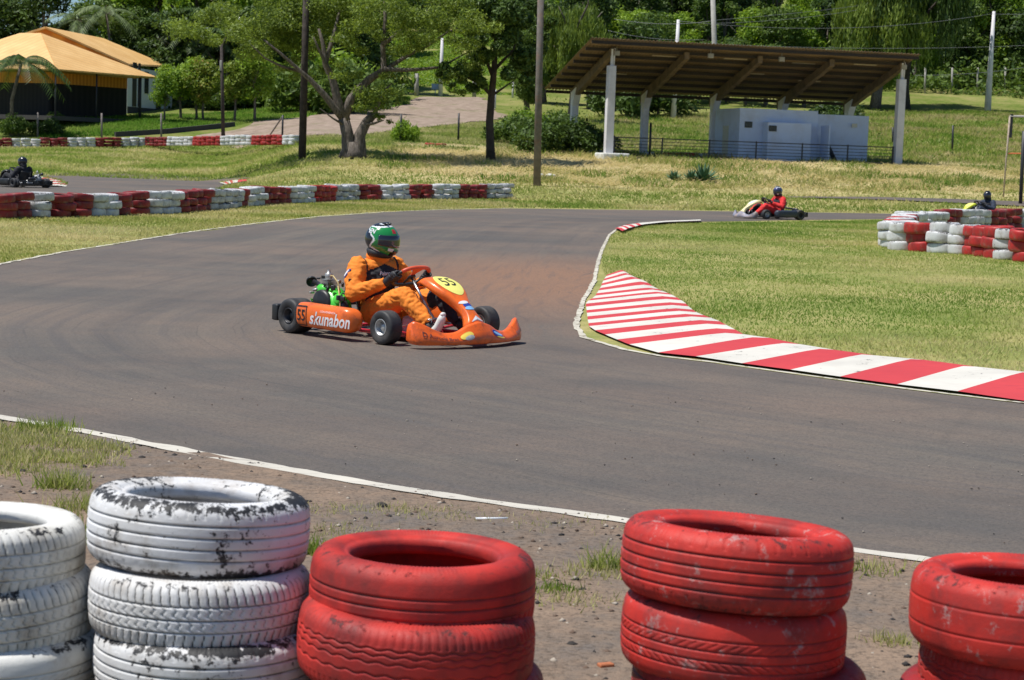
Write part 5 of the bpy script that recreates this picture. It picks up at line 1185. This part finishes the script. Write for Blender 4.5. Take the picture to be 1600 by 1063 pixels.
pole('lamp_post',349,217,346,70,.14,.09,WOODP,'dark lamp post with two white globes behind the back tyre row','street lamp',arms=lamp_arms)
pole('concrete_pole',1543,173,1553,18,.34,.14,WHC,'white tapered concrete pole on the slope at right')
pole('concrete_pole',1052,184,1060,31,.24,.13,WHC,'thin white pole rising over the middle left of the shelter roof')
pole('concrete_pole',1109,150,1113,-20,.24,.18,CONC,'grey white pole passing over the shelter roof',base=G(1108,150))
pole('concrete_pole',688,151,691,60,.24,.13,WHC,'white concrete pole at the gate of the gravel drive')
pole('gate_post',651,150,651,115,.22,.2,CONC,'square grey gate post left of the white pole','gate post','gate posts of the drive',4)
pole('gate_post',741,152,741,118,.20,.18,CONC,'grey gate post right of the white pole','gate post','gate posts of the drive',4)
FPg='fence posts beyond the track'
for px,py,px2,py2,lab in [(59,214,59,176,'grey fence post in front of the dark veranda'),(159,216,159,177,'grey fence post before the house, second from left'),(252,216,252,177,'grey fence post below the young round trees'),(625,224,627,178,'thin dark fence post beside the small bush'),(716,223,717,177,'thin dark fence post on the grass between the two trees'),(441,216,442,180,'dark corner fence post with slanting brace'),(1015,244,1017,192,'black post behind the shelter railing'),(1488,236,1489,196,'thin post on the slope right of the shelter'),(1395,225,1395,199,'short post just left of the right shelter post'),(907,208,907,187,'dark post behind the left shelter post')]:
    e=pole('fence_post',px,py,px2,py2,.07,.065,FPST if 'grey' in lab else GREYM,lab,'fence post',FPg,6)
    if 'brace' in lab:
        b=Vector(e.location); a=P(420,214)-b; c=Q(441,183,b.y)-b; m=MB(); m.tube([a,c],.06,6); m.build('brace',FPST,e)
for i,px in enumerate([1367,1445,1487,1527,1570]):
    pole('fence_post',px,146,px+1,106,.10,.10,CONC,f'pale post of the far fence on the slope, {ORD[i]} from the left','fence post','pale posts of the far fence',6)
for i,(px,py,t) in enumerate([(801,153,128),(773,170,140),(899,195,165),(690,0,0)][:3]):
    pole('fence_post',px,py,px+1,t,.12,.10,WHC,['short white post behind the slender tree','white stub post right of the slender trunk','short white stub left of the shelter'][i],'fence post','white stubs on the slope',6)
q=G(668,187); m=MB(); m.box((0,0,.9),(.75,.06,.55),ch=.01); m.tube([(0,.05,0),(0,.05,.7)],.04,6); tag(origin_to(m.build('notice_board',simple('pale_blue_board',(.35,.45,.6),.6)),(0,0,0)),'small pale blue board on the bright slope left of the white pole','sign').location=q
# overhead wires
def wire(name,a,b,sag,label,r=.016):
    m=MB(); pts=[a.lerp(b,i/20)-Vector((0,0,sag*4*(i/20)*(1-i/20))) for i in range(21)]; m.tube(pts,r,5); o=m.build('overhead_wire',simple('wire_grey',(.24,.24,.25),.6) if 'wire_grey' not in bpy.data.materials else bpy.data.materials['wire_grey']); tag(o,label,'wire','overhead wires')
wire('w',Q(1060,33,150),Q(1548,22,178),.9,'sagging wire from the thin white pole to the white pole at right'); wire('w',Q(1113,32,150),Q(1350,8,185),.1,'upper wire running right from the grey white pole')
wire('w',Q(1113,37,150),Q(1350,14,185),.25,'lower wire running right from the grey white pole'); wire('w',Q(960,30,152),Q(1112,33,150),.3,'wire reaching left from the grey white pole'); wire('w',Q(1100,68,165),Q(1700,66,180),.5,'long level wire above the shelter roof')
wire('w',Q(1548,22,178),Q(1720,14,180),.2,'wire leaving the white pole toward the right edge'); wire('w',Q(1430,118,178),Q(1700,86,182),.5,'low wire of the far fence at right')
wire('w',Q(950,48,160),Q(1100,62,160),.3,'low wire above the left end of the shelter roof')

# ---------------- open shelter
FLp=P(950,247); FRp=P(1404,256); 
wd=Vector((.968,.25,0)); dp=Vector((-.25,.968,0))
LW=16.05; sh=empty('grandstand_shelter',FLp,math.atan2(.25,.968),'open shelter with sloping brown sheet roof on white posts','shelter')
# local frame: x along the front, y to the back, z up
def loc(x,y,z): return Vector((x,y,z))
g0=FLp.z; ZF=Q(958,72,FLp.y).z-g0; ZR=3.95; DEP=6.5; POSTZ=Q(957,103,FLp.y).z-g0
def slope(y): return ZF+(ZR-ZF)*(y/DEP)
for i,x in enumerate((0,LW)):
    w=FLp+wd*x; m=MB(); m.box((x,0,(POSTZ+min(0,h1(w.x,w.y)-g0-.4))/2),(.40,.40,POSTZ-min(0,h1(w.x,w.y)-g0-.4)),ch=.015); m.tube([(x+.10,-.02,POSTZ),(x+.14,0,ZF-.1)],.05,6)
    m.box((x,0,(POSTZ+ZF)/2-.1),(.10,.12,ZF-POSTZ-.1)); m.build('front_post',WHC,sh)
m=MB(); m.box((.05,-.55,-.12),(1.45,1.5,.75),ch=.08); m.build('footing',simple('lichen_footing',(.62,.62,.58),.9,.3,scale=4,dirt=((.25,.24,.18),.8)),sh)
BR_=simple('brown_beam',(.17,.12,.08),.8,.35,scale=2.5,dirt=((.05,.04,.03),.6)); SHT=NT('roof_underside'); oc=SHT.co(); v=SHT.noise(SHT.map(oc,(.6,2,1)),1.1,5,.6); SHT=SHT.fin(SHT.ramp(v,[(.3,(.17,.115,.08)),(.7,(.30,.21,.14))]),.8)
PURM=simple('dark_purlin',(.035,.026,.022),.8,.3)
for i in range(5):
    x=LW*i/4; y=DEP; w=FLp+wd*x+dp*y; gz=h1(w.x,w.y)-g0-.4; m=MB()
    m.box((x,y,(ZR-.55+gz)/2),(.36,.38,ZR-.55-gz),ch=.012); m.add([(x-.18,y-.19,ZR-1.2),(x+.18,y-.19,ZR-1.2),(x+.18,y+.19,ZR-1.2),(x-.18,y+.19,ZR-1.2),(x-.19,y-.75,ZR-.22),(x+.19,y-.75,ZR-.22),(x+.19,y+.2,ZR-.5),(x-.19,y+.2,ZR-.5)],[(0,1,5,4),(1,2,6,5),(2,3,7,6),(3,0,4,7),(4,5,6,7)],0,False); m.build('rear_post',WHC,sh)
    m=MB(); a=loc(x,-.05,slope(-.05)-.32); b=loc(x,DEP+.5,slope(DEP+.5)-.42); m.add([(x-.13,a.y,a.z-.18),(x+.13,a.y,a.z-.18),(x+.13,a.y,a.z+.17),(x-.13,a.y,a.z+.17),(x-.13,b.y,b.z-.38),(x+.13,b.y,b.z-.38),(x+.13,b.y,b.z+.22),(x-.13,b.y,b.z+.22)],[(0,1,2,3),(7,6,5,4),(0,4,5,1),(1,5,6,2),(2,6,7,3),(3,7,4,0)],0,False); m.build('sloping_beam',BR_,sh)
YF=-1.0; YB=DEP+1.3; XL=-1.4; XR=LW+.55
for i in range(9):
    y=YF+.12+(YB-YF-.24)*i/8; z=slope(y)-.10; m=MB(); m.box(((XL+XR)/2,y,z-.03),(XR-XL-.1,.07,.16))
    n=0
    for k in range(n):
        xa=XL+(XR-XL-.2)*k/n+.1; xb=xa+(XR-XL-.2)/n; m.beam((xa,y,z-.11 if k%2 else z+.02),(xb,y,z+.02 if k%2 else z-.11),.02,.02)
    m.build('purlin',PURM,sh)
m=MB()
def rf(u,v):
    x=XL+(XR-XL)*u; y=YF+(YB-YF)*v; return (x,y,slope(y)+.035+.028*math.sin(u*math.pi*2*95))
m.grid(rf,760,6); m.build('roof_sheet',SHT,sh,solid=.012)
PRP=simple('pale_roof_patch',(.62,.52,.42),.8)
for (x,y) in [(3.2,1.2),(7.1,1.1),(11.0,1.3),(14.4,1.0),(4.4,3.6),(1.6,4.5),(9.0,3.4),(12.6,4.2)]:
    m=MB(); m.box((x,y,slope(y)-.005),(1.3,.16,.01),M=Matrix.Rotation(math.atan((ZR-ZF)/DEP),4,'X')); m.build('skylight_strip',PRP,sh)
for k,(x,y) in enumerate([(.25,.0),(5.2,-.3),(9.1,-.3),(LW+.1,0)]):
    m=MB(); m.box((x,y,slope(y)-.35),(.30,.14,.24),ch=.02); m.tube([(x,y,slope(y)-.25),(x,y,slope(y))],.02,6); m.build('floodlight',CONC,sh)
m=MB(); m.beam((0,.0,POSTZ+.5),(LW,.0,POSTZ+1.1),.05,.05) if False else None
# floor slab
m=MB(); m.box((LW/2,3.2,-.10),(LW+.6,6.6,.30),ch=.02); m.build('floor_slab',CONC,sh)
# ---------------- white shed under the shelter
BLW=simple('pale_blue_white_wall',(.64,.72,.90),.8,.04,scale=1.5,dirt=((.45,.42,.42),.35)); GLD=simple('dark_glass',(.03,.035,.04),.2); DOORM=simple('cream_door',(.62,.60,.50),.6)
kk=SPX(101.0)
def shx(px,y):  # local x on the line y=const seen at pixel px
    for i in range(400):
        x=i*.05; w=FLp+wd*x+dp*y
        if 800+FPX*(w.x/w.y)+.035*280>=px: return x
    return 16
ys_=2.2; ye=5.9; xa=shx(1151,ys_); xb=shx(1355,ys_); xm=shx(1272,ys_); HS_=2.78
BOXF_=[(0,1,2,3),(7,6,5,4),(0,4,5,1),(1,5,6,2),(2,6,7,3),(3,7,4,0)]
shd=empty('white_shed',FLp+wd*xa+dp*ys_+Vector((0,0,0)),math.atan2(.25,.968),'white box shaped shed with small windows under the shelter','shed'); W_=xb-xa; D_=ye-ys_; XM=xm-xa
m=MB(); m.box((XM/2,D_/2,HS_/2+.05),(XM,D_,HS_+.1),ch=.01); m.box((XM+(W_-XM)/2+.002,D_/2+.15,HS_/2),(W_-XM,D_-.3,HS_-.1),ch=.01); m.build('wall',BLW,shd)
x1=shx(1187,ys_)-xa; x2=shx(1253,ys_)-xa
m=MB(); m.box(((x1+x2)/2,-.42,1.05+.05),(x2-x1,.82,2.15),ch=.012); m.build('front_lobby',BLW,shd)
m=MB(); m.box((XM+.25,-.55,1.05),(.08,1.1,2.15),ch=.01); m.build('screen_wall',BLW,shd)
for (px,yy,zz,w_,h_,lab) in [(1165,-.006,2.02,.42,.32,0),(1193,-.84,1.85,.44,.30,0)]:
    xq=shx(px,ys_)-xa; m=MB(); m.box((xq,yy-.012,zz),(w_,.03,h_)); wo=m.build('window',GREYM,shd); m=MB()
    for dx in(-.25,.25): m.box((xq+dx*w_,yy-.030,zz),(w_*.38,.01,h_*.7))
    m.build('pane',GLD,wo)
m=MB(); m.box((x2+.006,-.40,1.82),(.02,.25,.32)); m.build('side_window',GLD,shd)
m=MB(); m.add([(XM+.95,-.9,0),(XM+1.0,-.9,0),(XM+.36,-.35,1.55),(XM+.31,-.35,1.55),(XM+.95,-.3,0),(XM+1.0,-.3,0),(XM+.36,.02,1.55),(XM+.31,.02,1.55)],BOXF_,0,False); m.build('dark_gap_slab',GREYM,shd)  # slanting dark slab added to show the dark gap beside the screen wall
m=MB(); m.box((xb-xa-.9,-.02+.15,2.2),(.3,.05,.2)); m.build('vent',DOORM,shd)
m=MB(); m.box((-.012,2.0,.98),(.03,.85,1.95)); m.build('door',DOORM,shd)
# ---------------- railing
ra=empty('steel_railing',FLp+Vector((0,0,.0)),math.atan2(.25,.968),'black steel railing of horizontal bars between the shelter posts','railing'); m=MB()
for k in range(7): m.beam((.25,-.02,.08+.165*k),(LW-.25,-.02,.08+.165*k),.028,.028 if k<6 else .05)
m.build('rail',GREYM,ra)
for i in range(7):
    m=MB(); x=.3+(LW-.6)*i/6; m.box((x,-.02,.50),(.06,.06,1.25)); m.build('railing_post',GREYM,ra)
# ---------------- yellow roofed house
def vb(a,b,z0,z1,th,inward):
    "upright wall slab between two ground points"
    a=Vector((a[0],a[1],0));b=Vector((b[0],b[1],0)); n_=Vector(inward).normalized()*th
    return [(a.x,a.y,z0),(b.x,b.y,z0),(b.x,b.y,z1),(a.x,a.y,z1),(a.x+n_.x,a.y+n_.y,z0),(b.x+n_.x,b.y+n_.y,z0),(b.x+n_.x,b.y+n_.y,z1),(a.x+n_.x,a.y+n_.y,z1)]
BOXF=[(0,1,2,3),(7,6,5,4),(0,4,5,1),(1,5,6,2),(2,6,7,3),(3,7,4,0)]
RT=NT('yellow_roof_sheet'); oc=RT.co(); v=RT.noise(RT.map(oc,(1,1,1)),.6,5,.6); RT.bump(RT.wave(RT.map(oc,rot=(0,0,rad(61))),2.2,0),.25,.05); RT=RT.fin(RT.mix(RT.ramp(RT.wave(RT.map(oc,rot=(0,0,rad(61))),.55,0),[(.90,0),(.97,.45)]),RT.ramp(v,[(.3,(.68,.39,.13)),(.7,(.82,.52,.21))]),(.40,.24,.10)),.6)
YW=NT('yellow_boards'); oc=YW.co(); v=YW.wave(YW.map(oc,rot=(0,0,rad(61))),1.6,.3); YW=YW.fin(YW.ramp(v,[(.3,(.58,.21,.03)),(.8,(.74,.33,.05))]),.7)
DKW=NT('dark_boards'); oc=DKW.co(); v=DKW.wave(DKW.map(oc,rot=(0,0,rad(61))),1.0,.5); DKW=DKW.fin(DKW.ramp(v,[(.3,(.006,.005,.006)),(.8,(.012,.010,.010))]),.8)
HWW=simple('house_white_wall',(.66,.68,.70),.8,.05,scale=1); PLN=simple('dark_plinth',(.06,.055,.055),.9)
C0=Q(88,109,134.5); R0_=Q(246,122,144.0); ze=(C0.z+R0_.z)/2; C0.z=R0_.z=ze
dr=(R0_-C0).normalized(); pl_=Vector((-dr.y,dr.x,0)); Wd=14.0; Lc=C0+pl_*Wd; Rc=R0_+pl_*Wd
AP=Q(46,52,C0.y+7.2); apz=AP.z; A1=C0+dr*4.6+pl_*6.0; A1.z=apz; A2=R0_-dr*1.5+pl_*6.0; A2.z=apz; 
hb=Vector((C0.x,C0.y,h1(C0.x+3,C0.y+5)-.1)); HO=empty('yellow_roofed_house',hb,0,'house with pale yellow hipped roof and dark veranda at upper left','house')
def hh(p): return Vector(p)-hb
m=MB(); A1=C0+dr*((R0_-C0).length*.47)+pl_*6.2; A1.z=apz; B1=A1+pl_*2.0
m.add([hh(C0),hh(R0_),hh(A1)],[(0,1,2)],0,False); m.add([hh(C0),hh(A1),hh(B1),hh(Lc)],[(0,1,2,3)],0,False); m.add([hh(R0_),hh(Rc),hh(B1),hh(A1)],[(0,1,2,3)],0,False); m.add([hh(Lc),hh(B1),hh(Rc)],[(0,1,2)],0,False)
m.build('hipped_roof',RT,HO,solid=.12)
# upper gable block
pk=Q(70,43,149); ev=Q(201,101,151.5); pk2=Q(161,61,159.5); ev2=Q(263,104,160.5); el_=pk+(pk-ev)*1.0; el_.z=ev.z; el2=pk2+(pk2-ev2); el2.z=ev2.z
m=MB(); m.add([hh(pk),hh(ev),hh(ev2),hh(pk2)],[(0,1,2,3)],0,False); m.add([hh(pk),hh(pk2),hh(el2),hh(el_)],[(0,1,2,3)],0,False); m.build('gable_roof',RT,HO,solid=.14)
m=MB(); d_=Vector((0,.35,-.12)); lowp=Vector((ev.x,ev.y,ze-.2)); lowl=Vector((el_.x,el_.y,ze-.2)); m.add([hh(q+d_) for q in(pk,ev,lowp,lowl,el_)]+[hh(q+d_+Vector((0,.2,0))) for q in(pk,ev,lowp,lowl,el_)],[(0,1,2,3,4),(9,8,7,6,5),(0,5,6,1),(1,6,7,2),(0,4,9,5)],0,False); m.build('gable_wall',YW,HO)
# walls under the hip
gz=hb.z-hb.z; wa=C0+dr*2.2+pl_*2.4; wb=R0_-dr*.6+pl_*2.4; wl_=C0+dr*2.2+pl_*(Wd-1.5)
zy=ze-hb.z-.85
def wall_(name,a,b,z0,z1,mat,inw,th=.25):
    m=MB(); v=vb(a,b,z0+hb.z,z1+hb.z,th,inw); m.add([hh(q) for q in v],BOXF,0,False); return m.build(name,mat,HO)
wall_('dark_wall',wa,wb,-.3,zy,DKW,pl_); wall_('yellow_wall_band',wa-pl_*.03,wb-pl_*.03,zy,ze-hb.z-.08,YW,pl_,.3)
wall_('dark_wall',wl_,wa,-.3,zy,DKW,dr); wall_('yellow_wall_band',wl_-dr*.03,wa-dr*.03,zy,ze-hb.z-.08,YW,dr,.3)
m=MB(); m.box(tuple(hh(C0+dr*5.2+pl_*2.4)-Vector((0,0,ze-hb.z-.15))),(12.5,6,.3),M=Matrix.Rotation(math.atan2(dr.y,dr.x),4,'Z')); m.build('veranda_floor',PLN,HO)
for f in (.03,.42,.86):
    q=C0.lerp(R0_,f)+pl_*.35; m=MB(); m.tube([hh(Vector((q.x,q.y,hb.z-.2))),hh(Vector((q.x,q.y,ze-.05)))],.06 if f<.8 else .10,8); m.build('veranda_post',GREYM,HO)
# white side wall to the right
w1=Q(199,150,149.5); w2=Q(269,150,160.0); g1=P(204,187); zt1=ev.z-.25-hb.z
zb=h1(w1.x,w1.y)-hb.z
inw=Vector((-(w2-w1).y,(w2-w1).x,0)); 
wall_('white_wall',w1,w2,zb+.55,zt1,HWW,inw); wall_('plinth',w1-inw.normalized()*.03,w2-inw.normalized()*.03,zb-.6,zb+.55,PLN,inw)
wf=Vector((-(w2-w1).y,(w2-w1).x,0)).normalized(); wall_('white_end_wall',w1,w1+Vector((-2.2,-.2,0)),zb-.5,zt1,HWW,(0,1,0))
def onwall(f0,f1,z0,z1,name,mat): 
    a=w1.lerp(w2,f0)-wf*.06;b=w1.lerp(w2,f1)-wf*.06; return wall_(name,a,b,z0,z1,mat,wf,.05)
onwall(.36,.44,zb+1.7,zb+3.4,'window',GLD); onwall(.62,.72,zb+.55,zb+2.7,'door',GLD); onwall(.10,.18,zb+.6,zb+4.0,'down_pipe',GREYM); onwall(.22,.26,zb+.6,zb+4.0,'down_pipe',GREYM)
# kerb stone edging of the lawn
m=MB(); pts=W([(180,214),(260,209),(320,203),(366,198)]); 
for a,b in zip(pts,pts[1:]): m.beam((a[0],a[1],h1(*a)+.08),(b[0],b[1],h1(*b)+.08),.2,.5)
tag(m.build('lawn_edging',PLN),'dark low stone edging of the lawn before the house','edging')
# ---------------- tall net frame at the right edge
nb_=Q(1567,322,82); nb_.z=h1(nb_.x,nb_.y); e=empty('net_frame',nb_,0,'thin leaning metal frame with crossbar at the right edge','net frame'); RST=simple('rusty_pipe',(.42,.33,.26),.7,.3,dirt=((.6,.55,.5),.4))
def NQ(px,py): return Q(px,py,nb_.y)-nb_
m=MB(); m.tube([(0,0,-.1),NQ(1572,250),NQ(1578,182)],[.035,.035,.045],7); m.build('leaning_pole',RST,e)
m=MB(); m.tube([NQ(1578,182),NQ(1720,184)],.05,7); m.build('crossbar',CONC,e); m=MB(); m.box(NQ(1580,197),(.10,.08,1.0)); m.build('hinge_plate',GREYM,e)
m=MB(); m.tube([NQ(1575,240),NQ(1720,241)],.03,5); m.build('rope',simple('orange_rope',(.6,.15,.05),.7),e)
pole('dark_pole',1594,326,1600,205,.075,.075,GREYM,'black metal pole right beside the leaning frame',base=(lambda q:Vector((q.x,q.y,h1(q.x,q.y))))(Q(1594,326,78)))
# pale stones and flowers by the concrete pole
m=MB(); r=random.Random(6)
for k in range(9): m.ell((r.uniform(-.5,.5),r.uniform(-.3,.3),.08),(r.uniform(.06,.16),r.uniform(.06,.12),r.uniform(.05,.11)),seg=8,rings=6)
o=m.build('stone_pile',simple('pale_stones',(.6,.58,.5),.9,.2)); o.location=P(853,277); tag(o,'small heap of pale stones on the grass right of the concrete pole','stones')
# litter: straw, brick chip, lumps
m=MB(); m.tube([(0,0,.012),(.145,.01,.012)],.006,8); o=m.build('plastic_straw',simple('clear_plastic',(.75,.78,.8),.25)); o.location=P(743,815); o.rotation_euler=(0,0,.15); tag(o,'clear plastic straw lying on the dirt near the white line','straw')
m=MB(); m.box((0,0,.015),(.05,.03,.015),ch=.005,M=Matrix.Rotation(.4,4,'Z')); o=m.build('brick_chip',simple('brick_orange',(.42,.14,.06),.9,.3,scale=40)); o.location=P(946,1047); tag(o,'small orange brick chip on the dirt between the red stacks','brick chip')
LK=['dark lump left on the dirt above the white stack','dark lump beside the near white line, left','dark clod between the white line and the left red stack','dark clod near the red stack right of centre','small black lump by the far right red stack','dark lump beside the left grass patch']
for k,(px,py,s) in enumerate([(35,740,.016),(130,733,.016),(597,795,.021),(910,925,.012),(893,1012,.015),(222,718,.014)]):
    m=MB(); rr_=random.Random(k); m.ell((0,0,0),(s*1.3,s,s*.8),seg=9,rings=6); m.v=[(x*(1+rr_.uniform(-.25,.25)),y*(1+rr_.uniform(-.25,.25)),z*(1+rr_.uniform(-.2,.2))) for x,y,z in m.v]; o=m.build('dirt_clod',C1); q=P(px,py); o.location=(q.x,q.y,s*.55); tag(o,LK[k],'clod','dirt clods')

# ================================================================== LIGHT, SKY, CAMERA
EL=66.0; AZ=rad(12)     # sun stands to the left, slightly on the camera side
sd=Vector((-math.cos(rad(EL))*math.cos(AZ),-math.cos(rad(EL))*math.sin(AZ),math.sin(rad(EL))))
w=bpy.data.worlds.new('World'); SC.world=w; w.use_nodes=True; nt=w.node_tree; bg=nt.nodes['Background']
sky=nt.nodes.new('ShaderNodeTexSky'); sky.sky_type='NISHITA'; sky.sun_disc=False; sky.sun_elevation=rad(EL); sky.sun_rotation=math.atan2(sd.x,sd.y); sky.air_density=1.0; sky.dust_density=.3; sky.ozone_density=2.0; sky.altitude=500
mx=nt.nodes.new('ShaderNodeMix'); mx.data_type='RGBA'; mx.blend_type='MULTIPLY'; mx.inputs[0].default_value=1; mx.inputs[7].default_value=(.80,.93,1.06,1); nt.links.new(sky.outputs[0],mx.inputs[6]); nt.links.new(mx.outputs[2],bg.inputs[0]); bg.inputs[1].default_value=.078
L=bpy.data.lights.new('sun','SUN'); L.energy=4.7; L.angle=rad(.53); L.color=(1,.965,.90); lo=bpy.data.objects.new('sun',L); COL.objects.link(lo); lo.rotation_euler=(-sd).to_track_quat('-Z','Y').to_euler(); lo.location=(-20,-5,60)
cd=bpy.data.cameras.new('camera'); cam=bpy.data.objects.new('camera',cd); COL.objects.link(cam); SC.camera=cam
cam.matrix_world=Matrix(((_r.x,_u.x,-_f.x,0),(_r.y,_u.y,-_f.y,0),(_r.z,_u.z,-_f.z,CAMZ),(0,0,0,1)))
cd.sensor_width=36; cd.lens=36*FPX/1600; cd.clip_start=.1; cd.clip_end=3000
cd.dof.use_dof=True; cd.dof.focus_distance=14.5; cd.dof.aperture_fstop=9.0
SC.view_settings.view_transform='Standard'; SC.view_settings.look='None'; SC.view_settings.exposure=0.15; SC.view_settings.gamma=1
SC.render.engine='CYCLES'; SC.cycles.use_denoising=True; SC.cycles.max_bounces=6; SC.cycles.transparent_max_bounces=4; SC.cycles.transmission_bounces=3
